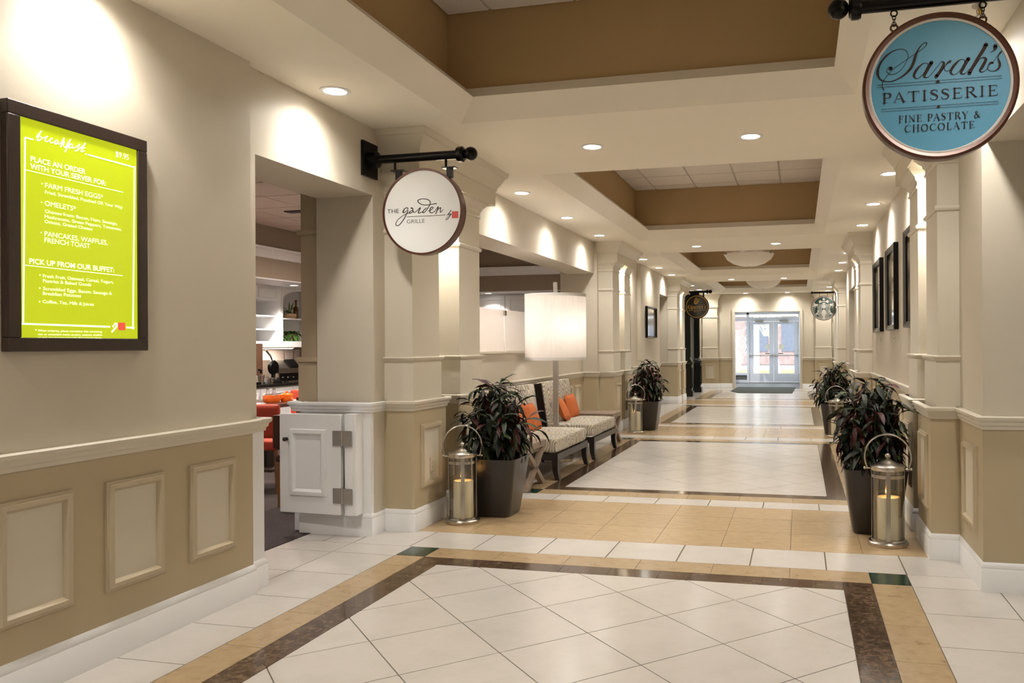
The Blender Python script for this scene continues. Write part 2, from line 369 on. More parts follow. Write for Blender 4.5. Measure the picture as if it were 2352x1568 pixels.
# lettering traced as pen strokes, in tenths of a millimetre from the middle of each sign
SARAH=[[(-1945,870,110),(-1905,900,100),(-1965,950,35),(-2045,910,20),(-2085,810,18),(-2035,700,18),(-1905,630,18),(-1695,670,18),(-1475,840,17),(-1315,1090,17),(-1235,1310,17),(-1255,1480,17),(-1355,1620,17),(-1545,1670,20),(-1785,1630,35),(-2045,1480,55),(-2265,1260,65),(-2405,1010,75),(-2455,790,86),(-2425,580,70),(-2315,430,40),(-2125,350,28),(-1905,340,30),(-1675,410,40),(-1385,570,65),(-1145,800,95),(-1005,1090,100),(-935,1350,85),(-835,1570,55),(-695,1770,30),(-555,1860,22),(-495,1830,20),(-515,1730,20),(-655,1600,17),(-845,1490,17),(-1075,1340,17),(-1315,1190,17),(-1595,1010,18),(-1815,860,20),(-2025,650,20),(-2215,410,23),(-2275,220,28),(-2255,90,28),(-2205,10,35)],[(-435,940,20),(-535,1000,17),(-705,940,40),(-895,750,90),(-995,560,90),(-985,450,60),(-895,370,20),(-775,420,17),(-615,580,17),(-435,910,17)],[(-315,990,139),(-415,820,114),(-525,620,109),(-595,480,99),(-555,400,40),(-445,400,17),(-285,550,17),(-95,780,17),(45,960,20),(125,1000,30),(175,910,84),(125,760,109),(-5,550,109),(-125,400,129)],[(35,570,15),(205,770,20),(315,920,54),(415,980,74),(455,1000,30)],[(205,760,17),(205,640,17),(295,590,17),(425,640,17)],[(1005,930,20),(905,1030,17),(755,980,39),(575,800,89),(455,610,89),(455,490,59),(545,420,20),(665,450,17),(825,610,17),(1005,910,17)],[(1125,1020,137),(1025,860,113),(915,650,108),(845,510,93),(885,420,39),(1005,440,17),(1165,600,17)],[(1805,1550,142),(1695,1340,122),(1465,970,113),(1275,640,113),(1155,420,128)],[(1325,610,17),(1465,840,20),(1595,1000,20),(1715,1030,34),(1795,950,83),(1755,830,103),(1645,630,103),(1575,520,78),(1595,450,34),(1685,440,17),(1825,530,17),(1935,680,17)],[(2155,1470,132),(2155,1380,132),(2115,1300,39),(1985,1220,12)],[(2395,1230,34),(2335,1150,63),(2265,1050,24)],[(2045,810,12),(2165,940,15),(2255,1070,19),(2265,920,44),(2315,750,83),(2315,610,83),(2225,490,54),(2065,430,22),(1915,480,17),(1845,570,17),(1875,690,24),(1975,780,73),(2055,780,59)]]
PLINES=[[(-2485,180,18),(2395,270,17)],[(-2495,70,18),(2395,160,17)],[(-2315,-860,16),(2255,-780,16)],[(-2315,-960,16),(2255,-880,16)]]
PDIAM=[[(-65,170,0)],[(-45,-870,0)]]
PTEXT=[[(-2315,-610,0),(2255,-540,0),(-2295,-140,0)],[(-1635,-1470,0),(1585,-1410,0),(-1625,-1170,0)],[(-1395,-1880,0),(1355,-1830,0),(-1395,-1580,0)]]
GARDEN=[[(-1090,260,60),(-1170,330,65),(-1340,270,65),(-1450,120,100),(-1470,10,100),(-1380,-10,60),(-1230,90,45),(-1090,250,45)],[(-1090,130,65),(-1200,-90,65),(-1370,-390,70),(-1560,-650,65),(-1780,-870,60),(-1950,-920,55),(-2050,-850,65),(-2030,-710,55),(-1890,-500,43),(-1610,-290,40),(-1290,-130,45),(-1010,-30,50)],[(-790,290,100),(-870,270,100),(-790,280,65),(-710,210,70),(-750,140,60),(-890,70,60),(-990,-30,75),(-920,-70,65),(-770,-10,55),(-690,110,60),(-690,30,65),(-630,-30,55),(-510,0,45),(-330,140,50),(-150,280,70),(-170,200,75),(-290,-10,75),(-270,-90,65),(-140,-80,50)],[(-140,-80,40),(30,-20,50)],[(320,240,65),(140,100,65),(50,-50,70),(130,-80,55),(290,40,50),(460,250,60),(590,450,64),(630,620,69),(540,770,64),(300,870,60),(30,900,55),(-240,850,67),(-330,760,80),(-250,640,67),(20,490,60),(350,450,60),(700,480,55),(1100,520,69)],[(480,10,45),(670,90,50),(840,210,54),(810,280,54),(680,250,69),(590,70,79),(620,-80,69),(750,-120,55),(940,-40,45),(1100,150,49),(1240,290,64),(1180,100,64),(1040,-200,64)],[(1100,-50,49),(1260,140,54),(1420,210,69),(1390,60,69),(1400,-100,64),(1500,-40,44),(1610,50,44)],[(1680,-310,64),(1710,-310,64)],[(-1180,-320,35),(1610,-320,35)],[(1900,-330,44),(2060,-190,44),(2210,0,49),(2170,-60,44),(2040,-220,54),(2030,-310,44),(2180,-240,39)],[(2170,-300,49),(2230,-270,39),(2110,-410,44),(1950,-600,49),(1810,-650,35),(1870,-530,30),(2060,-370,30),(2240,-300,30)]]
GTEXT=[[(-2710,-10,0),(-1810,-30,0),(-2710,300,0)],[(-1190,-790,0),(190,-790,0),(-1190,-510,0)],[(2270,-560,0),(2750,-570,0),(2280,-90,0)]]
BREAK=[[(-2120,3680,36),(-2020,3830,40),(-1900,3980,48),(-1950,3900,44),(-2040,3700,52),(-2080,3570,56),(-2010,3580,48),(-1890,3680,44),(-1910,3750,36),(-1950,3740,32)],[(-1890,3680,32),(-1760,3760,36),(-1640,3830,44),(-1720,3720,44),(-1740,3630,44),(-1650,3620,36),(-1510,3740,36),(-1410,3810,41),(-1470,3800,41),(-1530,3670,49),(-1470,3610,45),(-1350,3670,33)],[(-1200,3790,45),(-1290,3730,45),(-1310,3620,49),(-1230,3630,41),(-1150,3770,41),(-1170,3650,41),(-1060,3680,33),(-970,3810,37),(-890,3950,50),(-930,3780,49),(-1050,3560,53)],[(-970,3690,37),(-860,3810,41),(-910,3700,41),(-920,3630,41),(-830,3590,37),(-720,3780,37),(-590,3970,46),(-620,3900,46),(-720,3660,54),(-840,3400,58)],[(-830,3550,29),(-670,3660,29)],[(-520,3790,46),(-620,3750,46),(-650,3620,50),(-560,3630,42),(-480,3760,42),(-500,3640,42),(-390,3670,34),(-270,3770,38),(-140,3880,46),(-220,3740,51),(-240,3610,55),(-360,3550,54)],[(-250,3590,29),(-50,3780,38),(130,4000,47),(20,3800,51),(-80,3600,55),(0,3610,47),(90,3660,30)],[(-110,3770,30),(130,3780,30)],[(140,3530,64),(160,3530,64)],[(270,3530,60),(2720,3520,64)],[(-2590,3550,55),(-2260,3550,55)]]
BFRAME=[[(-2600,3520,69),(-2720,-3760,68)],[(-2750,-3760,68),(1180,-3790,77)],[(1260,-3790,77),(1300,-3790,77)],[(2230,-3800,79),(2610,-3810,80)],[(2710,3540,80),(2570,-3850,80)],[(-2570,2280,27),(2060,2260,31)],[(-2640,-1460,27),(2010,-1490,30)],[(1460,-3990,69),(1680,-3720,86),(1610,-3630,69),(1480,-3780,69)],[(1420,-4010,69),(1610,-3850,52),(1690,-3760,52)]]
BTEXT=[('PLACE AN ORDER', 1, -2370, 130, 2665, 225), ('WITH YOUR SERVER FOR:', 1, -2390, 1160, 2375, 225), ('FARM FRESH EGGS*', 0, -1750, 1000, 1745, 210), ('Fried, Scrambled, Poached OR Your Way', 0, -1750, 2030, 1510, 137), ('OMELETS*', 0, -1770, -350, 1020, 210), ('Choose from: Bacon, Ham, Sausage,', 0, -1770, 1740, 735, 137), ('Mushrooms, Green Peppers, Tomatoes,', 0, -1780, 1970, 520, 137), ('Onions, Grated Cheese', 0, -1780, 450, 320, 137), ('PANCAKES, WAFFLES,', 0, -1790, 1220, -210, 210), ('FRENCH TOAST', 0, -1790, 330, -465, 210), ('PICK UP FROM OUR BUFFET:', 1, -2450, 1560, -1380, 217), ('Fresh Fruit, Oatmeal, Cereal, Yogurt,', 0, -1870, 1520, -1880, 137), ('Pastries & Baked Goods', 0, -1870, 370, -2075, 137), ('Scrambled Eggs, Bacon, Sausage &', 0, -1870, 1430, -2385, 137), ('Breakfast Potatoes', 0, -1880, -130, -2580, 137), ('Coffee, Tea, Milk & Juices', 0, -1890, 500, -2910, 137), ('When ordering, please remember that consuming', 0, -2100, 910, -4050, 80), ('raw or uncooked meats, poultry, seafood, shellfish', 0, -2100, 910, -4195, 80), ('or eggs may increase your risk of food borne illness.', 0, -2100, 910, -4325, 80), ('$9.95', 0, 1680, 2390, 3775, 260)]
BBUL=[(-1890,1870),(-1910,1120),(-1930,-90),(-2000,-1800),(-2010,-2320),(-2020,-2860),(-2190,-3990)]
letters([(s, b) for s, b, *_ in BTEXT] + [('THE',0),('GRILLE',0),("Kilpatrick's",0),('PUBLIC HOUSE',0),('EST. 2000',0)])
# engraved roman capitals: pen strokes (x, y, width) in a box one unit tall
_k, _n = 15, 5
SERIF = {
 'P': (66, [[(20,0,_k),(20,100,_k)],[(22,97,_n),(46,99,7),(60,88,_k),(60,64,_k),(46,51,7),(24,51,_n)],[(4,2,4),(38,2,4)],[(4,98,4),(24,98,4)]]),
 'A': (84, [[(8,0,5),(40,100,6)],[(40,100,8),(72,0,16)],[(20,36,5),(60,36,5)],[(0,2,4),(20,2,4)],[(58,2,4),(86,2,4)]]),
 'T': (80, [[(40,0,_k),(40,98,_k)],[(4,97,6),(76,97,6)],[(5,97,5),(1,76,3)],[(75,97,5),(79,76,3)],[(24,2,4),(56,2,4)]]),
 'I': (40, [[(20,0,_k),(20,100,_k)],[(4,2,4),(36,2,4)],[(4,98,4),(36,98,4)]]),
 'S': (60, [[(52,78,4),(48,92,6),(30,99,6),(13,90,12),(12,72,15),(28,57,16),(46,42,16),(51,22,14),(40,5,8),(24,1,6),(9,9,6),(5,26,4)]]),
 'E': (70, [[(18,0,_k),(18,100,_k)],[(4,98,4),(58,98,6),(61,80,3)],[(4,2,4),(60,2,6),(66,24,3)],[(18,52,5),(48,52,5)],[(48,62,4),(48,42,4)]]),
 'F': (64, [[(18,0,_k),(18,100,_k)],[(4,98,4),(56,98,6),(60,78,3)],[(4,2,4),(34,2,4)],[(18,52,5),(48,52,5)],[(48,62,4),(48,42,4)]]),
 'R': (80, [[(18,0,_k),(18,100,_k)],[(20,97,_n),(44,99,7),(57,88,_k),(57,66,_k),(44,54,7),(22,54,_n)],[(36,54,8),(72,1,15)],[(4,2,4),(34,2,4)],[(4,98,4),(22,98,4)],[(64,2,4),(84,2,4)]]),
 'N': (88, [[(16,0,5),(16,98,5)],[(12,98,8),(72,2,16)],[(72,2,5),(72,100,5)],[(2,2,4),(30,2,4)],[(58,98,4),(86,98,4)],[(0,98,4),(16,98,4)]]),
 'Y': (80, [[(40,0,_k),(40,46,_k)],[(10,98,15),(40,46,13)],[(40,46,5),(68,98,5)],[(24,2,4),(56,2,4)],[(0,98,4),(24,98,4)],[(56,98,4),(82,98,4)]]),
 'C': (84, [[(76,74,4),(70,92,5),(48,99,7),(22,88,12),(10,52,16),(22,14,12),(48,1,7),(68,7,5),(78,26,4)]]),
 'H': (90, [[(18,0,_k),(18,100,_k)],[(72,0,_k),(72,100,_k)],[(18,52,5),(72,52,5)],[(4,2,4),(34,2,4)],[(56,2,4),(88,2,4)],[(4,98,4),(34,98,4)],[(56,98,4),(88,98,4)]]),
 'O': (94, [[(47,99,6),(22,90,12),(10,50,16),(22,10,12),(47,1,6),(72,10,12),(84,50,16),(72,90,12),(47,99,6)]]),
 'L': (66, [[(18,0,_k),(18,100,_k)],[(4,2,4),(56,2,6),(62,26,3)],[(4,98,4),(34,98,4)]]),
 '&': (88, [[(78,54,5),(66,30,6),(46,6,8),(24,2,10),(10,18,13),(18,40,10),(40,58,8),(50,78,9),(40,96,7),(26,90,9),(26,74,10),(44,44,13),(64,14,13),(82,2,6)]]),
 ' ': (38, [])}
def put_serif(mb, s, u0, u1, v, cap, O, U, V, N):
    tot = sum(SERIF[c][0] for c in s) + 14*(len(s)-1); k = (u1-u0)/tot; x = 0
    for c in s:
        for st in SERIF[c][1]:
            mb.ribbon([((u0+(x+p[0])*k)*1e4, (v+p[1]*cap/100)*1e4, p[2]*cap*100) for p in st], O, U, V, N, sub=4)
        x += SERIF[c][0] + 14
# ================================================================ THE SETTING
ZC = 2.975                       # hallway ceiling
XL, XR = -3.03, 1.02             # wall planes left and right
YEND = 25.35
# ---------------------------------------------------------------- floor: every tile cut to its place
floor = struct('floor', MB().box(-3.6,6,-7.2,25.5,-.2,-.005), 'grout', 'polished stone tile floor of the hallway, laid in bordered panels', 'floor')
def clip(poly, x0, x1, y0, y1):
    for ax, val, sg in ((0,x0,1),(0,x1,-1),(1,y0,1),(1,y1,-1)):
        out = []
        for i in range(len(poly)):
            a, b = poly[i-1], poly[i]; ia, ib = (a[ax]-val)*sg >= 0, (b[ax]-val)*sg >= 0
            if ia != ib:
                t = (val-a[ax])/(b[ax]-a[ax]); out.append((a[0]+(b[0]-a[0])*t, a[1]+(b[1]-a[1])*t))
            if ib: out.append(b)
        poly = out
        if len(poly) < 3: return None
    return poly
TILES = []
def rect(mat, x0, x1, y0, y1, g=.003):
    if x1-x0 > .02 and y1-y0 > .02: TILES.append((mat, [(x0+g/2,y0+g/2),(x1-g/2,y0+g/2),(x1-g/2,y1-g/2),(x0+g/2,y1-g/2)]))
def run(mat, x0, x1, y0, y1, step, axis, first, g=.003, gj=None):
    gj = g if gj is None else gj
    a, b = (x0,x1) if axis == 0 else (y0,y1); k = first + step*math.floor((a-first)/step); e = [a]
    while k < b:
        if k > a+.03 and k < b-.03: e.append(k)
        k += step
    e.append(b)
    for p, q in zip(e, e[1:]):
        if axis == 0: TILES.append((mat, [(p+gj/2,y0+g/2),(q-gj/2,y0+g/2),(q-gj/2,y1-g/2),(p+gj/2,y1-g/2)]))
        else: TILES.append((mat, [(x0+g/2,p+gj/2),(x1-g/2,p+gj/2),(x1-g/2,q-gj/2),(x0+g/2,q-gj/2)]))
DI, DO, GO = (-2.236,.237), (-2.399,.397), (-2.605,.613)
PANELS = [(.84,4.655,-.995,4.347,.3234), (7.49,11.30,-.995,7.793,.3175), (14.08,17.87,-.995,14.38,.3175), (20.68,24.2,-.995,20.98,.3175)]
NEAR = {0: (.16,.228), 1: (.155,.225), 2: (.155,.225), 3: (.155,.225)}
def panel_tiles(n, p0, p1, ox, oy, hy):
    g = .006 if n == 0 else .0045; hx = .3234
    for i in range(-14,15):
        for j in range(-14,15):
            c = (ox+hx*(i+j+1), oy+hy*(j-i)); k = 1-g/.4573
            d = [(c[0]-hx*k,c[1]),(c[0],c[1]-hy*k),(c[0]+hx*k,c[1]),(c[0],c[1]+hy*k)]
            q = clip(d, DI[0]+.002, DI[1]-.004, p0+.002, p1-.002)
            if q: TILES.append(('t_white', q))
    d, o = NEAR[n]; y0, y1 = p0-d, p1+d; z0, z1 = y0-o, y1+o
    last = n == 3
    run('t_dark', DO[0], DI[0], y0, y1, .31, 1, 4.418, .002); run('t_dark', DI[1], DO[1], y0, y1, .31, 1, 4.418, .002)
    run('t_dark', DI[0], DI[1], y0, p0, .305, 0, -.526, .002); run('t_dark', DI[0], DI[1], p1, y1, .305, 0, -.526, .002)
    run('t_gold', GO[0], DO[0], y0, y1, .4665, 1, 4.593, .003); run('t_gold', DO[1], GO[1], y0, y1, .4665, 1, 4.593, .003)
    run('t_gold', DO[0], DO[1], z0, y0, .4655, 0, -.53, .003); run('t_gold', DO[0], DO[1], y1, z1, .4655, 0, -.53, .003)
    for xa, xb in ((GO[0],DO[0]),(DO[1],GO[1])):
        rect('t_green', xa, xb, z0, y0); rect('t_green', xa, xb, y1, z1)
    for xa, xb in ((-3.065,GO[0]),(-3.525,-3.065),(GO[1],1.071),(1.071,1.529),(1.529,1.987)):
        run('t_white', xa, xb, z0, z1, .4625, 1, 4.80 + (0 if n == 0 else .1), .006)
    return z0, z1
ends = [panel_tiles(n, *p) for n, p in enumerate(PANELS)]
TB = [(5.478,6.84), (12.05,13.43), (18.62,20.0)]
for n in range(3):                                # bands between the panels
    a, (t0, t1), b = ends[n][1], TB[n], ends[n+1][0]
    for xa, xb, first in ((GO[0]-.46,GO[1]+.46,.153),(-3.53,-3.065,-3.3),(1.073,1.99,1.53)):
        run('t_white', xa, xb, a, t0, .4625, 0, first, .004, .009); run('t_white', xa, xb, t1, b, .4625, 0, first, .004, .009)
    run('t_tan', -3.02, 1.0, t0, t0+.468, .4637, 0, -.53, .003); run('t_tan', -3.02, 1.0, t0+.468, t0+.93, .4637, 0, -.53, .003); run('t_tan', -3.02, 1.0, t0+.93, t1, .4637, 0, -.53, .003)
run('t_white', -3.07, 1.07, ends[3][1], 25.4, .4625, 0, .153, .005)
for k in range(9): run('t_white', 1.987+.4575*k, 2.444+.4575*k, ends[0][0], 4.9, .4625, 1, 4.80, .006)
def area(p): return abs(sum(p[i-1][0]*p[i][1]-p[i][0]*p[i-1][1] for i in range(len(p))))/2
scored = []
for mat, p in TILES:
    if area(p) < 2e-4: continue
    cx, cy = sum(q[0] for q in p)/len(p), sum(q[1] for q in p)/len(p); s = see((cx,cy,0)); w = 0
    if s and -60 < s[0] < 2412 and s[1] < 1640: w = area(p)*1836**2*1.375/s[2]**3
    scored.append((w, mat, p))
scored.sort(key=lambda t: -t[0])
rest = {}
for i, (w, mat, p) in enumerate(scored):
    if i < 300 and w > 60: part('tile', MB().prism(p, -.006, 0), mat, floor, smooth=0)
    else: rest.setdefault(mat, MB()).prism(p, -.006, 0)
for mat, mb in rest.items():
    o = part('tile_field', mb, mat, floor, smooth=0); o['kind'] = 'stuff'

# ---------------------------------------------------------------- ceiling with four recessed trays
TRAYS = [(.46,5.345), (7.12,11.985), (13.75,18.60), (20.35,24.70)]
TX0, TX1 = -2.357, .36           # tray opening
c = MB(); ys = [-7.2] + [v for t in TRAYS for v in t] + [YEND+.1]
for a, b in zip(ys[0::2], ys[1::2]): c.box(-3.62, 1.62, a, b, ZC, ZC+.03)
for a, b in TRAYS: c.box(-3.62, TX0, a, b, ZC, ZC+.03).box(TX1, 1.62, a, b, ZC, ZC+.03)
ceiling = struct('ceiling', c, 'ceil', 'cream plaster hallway ceiling with four deep rectangular recesses', 'ceiling')
LX0, LX1, LZ, BZ = -2.184, .221, 3.10, 3.715
def ringz(x0, x1, y0, y1, z): return [(x0,y0,z),(x1,y0,z),(x1,y1,z),(x0,y1,z)]
for a, b in TRAYS:
    la, lb = a+.185, b-.185
    wx0, wx1, wa, wb = LX0-.225, LX1+.225, la-.078, lb+.078
    rings = [ringz(TX0,TX1,a,b,ZC), ringz(LX0,LX1,la,lb,LZ), ringz(LX0-.07,LX1+.07,la-.05,lb+.05,3.175), ringz(wx0,wx1,wa,wb,3.176)]
    m = MB()
    for P_, Q_ in zip(rings, rings[1:]):
        for i in range(4): j = (i+1) % 4; m.quad(P_[i], P_[j], Q_[j], Q_[i])
    t = part('tray_edge', m, 'ceil', ceiling, recalc=False, smooth=0)
    m = MB(); W = rings[3]
    for i in range(4):
        j = (i+1) % 4; p, q = W[i], W[j]; m.quad(p, q, (q[0],q[1],BZ+.03), (p[0],p[1],BZ+.03))
    t = part('tray_wall', m, 'brown', ceiling, recalc=False, smooth=0)
    g = MB().box(wx0,wx1,wa,wb,BZ+.012,BZ+.03)
    ex = [wx0]; k = wx0 + .33
    while k < wx1: ex.append(k); k += .61
    ex.append(wx1); ey = [wb]; k = wb - .30
    while k > wa: ey.append(k); k -= .61
    ey.append(wa); ey = ey[::-1]
    part('ceiling_grid', g, 'tbar', t)
    for x0, x1 in zip(ex, ex[1:]):
        for y0, y1 in zip(ey, ey[1:]): part('ceiling_tile', MB().box(x0+.012,x1-.012,y0+.012,y1-.012,BZ,BZ+.014), 'acoustic', t, smooth=0)

# ---------------------------------------------------------------- left wall: near stretch with the menu board
wa = struct('wall_left', MB().box(-3.495,-2.98,-7.2,3.885,0,2.99), 'cream', 'cream wall with tan panelled wainscot carrying the lime menu board', 'wall')
part('wainscot', MB().box(-2.98,-2.976,-7.2,3.885,.15,.90), 'tan', wa)
part('chair_rail', MB().sweep([(-2.978,-7.2),(-2.978,3.885),(-3.02,3.885)], RAIL), 'trim', wa)
part('baseboard', MB().sweep([(-2.977,-7.2),(-2.977,3.885),(-3.02,3.885)], BASE), 'white', wa)
panels(wa, -2.976, '+x', [(.42+.4965*k, .755+.4965*k) for k in range(7)])
# wall with the doorway to the dining room
wb = MB().box(-3.495,XL,3.885,3.99,0,2.99).box(-3.495,XL,3.99,5.29,2.485,2.99).box(-3.495,XL,5.29,6.82,0,2.99)
wb.box(-3.495,-3.08,6.82,11.95,2.49,2.99)
wb = struct('wall_left', wb, 'cream', 'cream wall and header around the dining doorway and the long niche', 'wall')
part('doorway_wainscot', MB().box(-3.51,-3.012,3.885,4.028,.0,.90), 'white', wb)
part('doorway_rail', MB().sweep([(-3.014,3.86),(-3.014,4.026),(-3.51,4.026)], RAIL), 'trim', wb)
part('doorway_baseboard', MB().sweep([(-3.013,3.885),(-3.013,4.027),(-3.51,4.027)], BASE), 'white', wb)
o = part('jamb_wainscot', MB().box(-3.60,-3.035,5.25,5.46,0,.90), 'white', wb)
part('jamb_rail', MB().sweep([(-3.60,5.40),(-3.60,5.25),(-3.035,5.25),(-3.035,5.46)], RAIL), 'white', wb)
part('jamb_baseboard', MB().sweep([(-3.60,5.40),(-3.60,5.25),(-3.035,5.25),(-3.035,5.46)], BASE), 'white', wb)
part('jamb_batten', MB().box(-3.185,-3.095,5.152,5.252,.165,.893).box(-3.165,-3.115,5.145,5.154,.165,.893), 'white', wb)
# narrow pilaster on the dining side of the doorway
dp = MB().box(-3.655,-3.495,5.33,5.62,1.30,2.66).box(-3.675,-3.495,5.32,5.62,.90,1.27)
dp = part('dining_pilaster', dp, 'dtan', wb)
for z, e in ((1.285,.012), (2.24,.010), (2.56,.012)): part('pilaster_moulding', MB().box(-3.67-e,-3.49,5.318-e,5.6,z-.018,z+.018), 'dtan', dp)
part('pilaster_cap', MB().sweep([(-3.655,5.6),(-3.655,5.33),(-3.49,5.33)], [(0,2.56),(.02,2.58),(.05,2.64),(.06,2.70),(0,2.70)]), 'dtan', dp)
part('pilaster_base', MB().box(-3.70,-3.49,5.30,5.62,0,.88), 'white', dp)
part('pilaster_rail', MB().sweep([(-3.70,5.6),(-3.70,5.30),(-3.58,5.30)], RAIL), 'white', dp)
# half wall of the niche with the pass-through above
wn = struct('wall_left', MB().box(-3.62,-3.26,6.70,11.95,0,1.30), 'cream', 'cream half wall behind the two patterned chairs with wainscot below', 'wall')
part('ledge', MB().box(-3.66,-3.235,6.70,11.95,1.295,1.318), 'trim', wn)
part('wainscot', MB().box(-3.26,-3.256,6.70,11.95,.15,.90), 'tan', wn)
part('chair_rail', MB().sweep([(-3.258,6.70),(-3.258,11.95)], RAIL), 'trim', wn)
part('baseboard', MB().sweep([(-3.257,6.70),(-3.257,11.95)], BASE), 'white', wn)
panels(wn, -3.256, '+x', [(6.95+.4965*k, 7.285+.4965*k) for k in range(10)])
part('niche_side', MB().box(-3.62,-3.03,6.70,6.83,0,2.49), 'cream', wn)
# wall from the niche to the far doorways
wc = MB().box(-3.62,XL,11.95,13.36,0,2.99).box(-3.62,-3.09,13.36,13.62,0,2.99).box(-3.62,-3.09,13.62,14.77,2.48,2.99).box(-3.62,-3.09,14.77,15.38,0,2.99)
wc.box(-3.62,-3.02,15.38,17.55,0,2.99).box(-3.62,-3.02,17.55,18.74,2.52,2.99).box(-3.62,-3.02,18.74,21.3,0,2.99).box(-3.62,-3.02,21.3,23.4,2.55,2.99).box(-3.62,-3.02,23.4,25.4,0,2.99)
wc = struct('wall_left', wc, 'cream', 'far left cream wall with two doorways and a framed print', 'wall')
part('niche_wainscot', MB().box(-3.27,XL-.0,11.944,11.95,.15,.90), 'tan', wc)
for (x, y0, y1) in ((-3.09,14.77,15.38), (-3.02,15.38,17.55), (-3.02,18.74,21.3), (-3.02,23.5,25.4)):
    part('wainscot', MB().box(x,x+.004,y0,y1,.15,.90), 'tan', wc)
    part('chair_rail', MB().sweep([(x+.002,y0),(x+.002,y1)], RAIL), 'trim', wc)
    part('baseboard', MB().sweep([(x+.003,y0),(x+.003,y1)], BASE), 'white', wc)
part('niche_return_rail', MB().sweep([(-3.26,11.948),(-3.03,11.948),(-3.03,12.06)], RAIL), 'trim', wc)
part('niche_return_base', MB().sweep([(-3.26,11.948),(-3.03,11.948),(-3.03,12.06)], BASE), 'white', wc)
part('reveal_wainscot', MB().box(-3.6,-3.02,18.732,18.74,.15,.90), 'tan', wc)
part('reveal_rail', MB().sweep([(-3.6,18.736),(-3.022,18.736),(-3.022,18.8)], RAIL), 'trim', wc)
part('reveal_baseboard', MB().sweep([(-3.6,18.736),(-3.022,18.736),(-3.022,18.8)], BASE), 'white', wc)
panels(wc, -3.016, '+x', [(15.55+.4965*k, 15.885+.4965*k) for k in range(4)] + [(20.3,20.63)])
# rooms seen through the far doorways
struct('wall_back', MB().box(-4.9,-4.8,13.3,21.2,0,3).box(-4.9,-3.6,13.2,13.3,0,3).box(-4.9,-3.6,17.0,17.1,0,3).box(-4.9,-3.6,21.1,21.2,0,3), 'cream', 'plain cream wall glimpsed through the far left doorways', 'wall')

# ---------------------------------------------------------------- right wall
wr = MB().box(.99,6,4.80,5.20,0,2.99).box(.99,1.6,5.2,5.5,0,2.99).box(XR,1.6,5.5,14.0,0,2.99).box(XR,1.6,14.0,17.5,2.49,2.99).box(XR,1.6,17.5,25.4,0,2.99)
wr = struct('wall_right', wr, 'cream', 'right cream wall with three large framed photographs', 'wall')
part('wainscot', MB().box(.986,6,4.796,4.80,.15,.90).box(.986,.99,4.80,5.5,.15,.90).box(XR-.004,XR,5.5,14.0,.15,.90).box(XR-.004,XR,17.5,25.4,.15,.90), 'tan', wr)
for nm, pr, mt in (('chair_rail', RAIL, 'trim'), ('baseboard', BASE, 'white')):
    part(nm, MB().sweep([(.988,5.47),(.988,4.798),(6,4.798)][::1], pr), mt, wr)
    part(nm, MB().sweep([(XR-.002,14.0),(XR-.002,5.5)], pr), mt, wr); part(nm, MB().sweep([(XR-.002,25.4),(XR-.002,17.5),(1.6,17.5)], pr), mt, wr)
panels(wr, .986, '-x', [(4.92,5.30)]); panels(wr, XR-.004, '-x', [(7.0+.4965*k, 7.335+.4965*k) for k in range(10)] + [(20.4+.4965*k, 20.735+.4965*k) for k in range(8)])
panels(wr, 4.796, '-y', [(1.46+.4965*k, 1.80+.4965*k) for k in range(6)])
part('reveal', MB().box(XR,1.6,17.492,17.5,0,2.49), 'cream', wr)
wh = struct('wall_right', MB().box(XR,1.62,-7.2,4.80,2.49,2.99), 'cream', 'cream header beam over the open right side beside the blue sign', 'wall')
# side lobby and the closed end of the hallway, behind the picture
struct('wall_right', MB().box(6,6.1,-7.2,5.2,0,3).box(1.6,6.1,-7.3,-7.2,0,3), 'cream', 'plain cream side lobby wall beyond the right opening', 'wall')
struct('wall_front', MB().box(-3.6,1.7,-7.3,-7.2,0,3), 'cream', 'plain cream wall closing the near end of the hallway', 'wall')
struct('ceiling', MB().box(1.6,6.1,-7.2,4.82,2.80,2.9), 'ceil', 'lower plaster ceiling of the right side lobby', 'ceiling')
struct('wall_back', MB().box(2.6,2.7,13.8,17.7,0,3).box(1.6,2.7,13.9,14.0,0,3).box(1.6,2.7,17.5,17.6,0,3), 'cream', 'plain wall glimpsed through the far right doorway', 'wall')
struct('ceiling', MB().box(1.6,2.7,13.9,17.6,2.8,2.9).box(-4.9,-3.6,13.2,21.2,2.8,2.9), 'ceil', 'low ceilings of the side passages behind the far doorways', 'ceiling')
struct('floor', MB().box(1.6,2.7,13.9,17.6,-.1,-.002).box(-4.9,-3.6,13.2,23.6,-.1,-.002), 't_white', 'pale floors of the side passages behind the far doorways', 'floor')

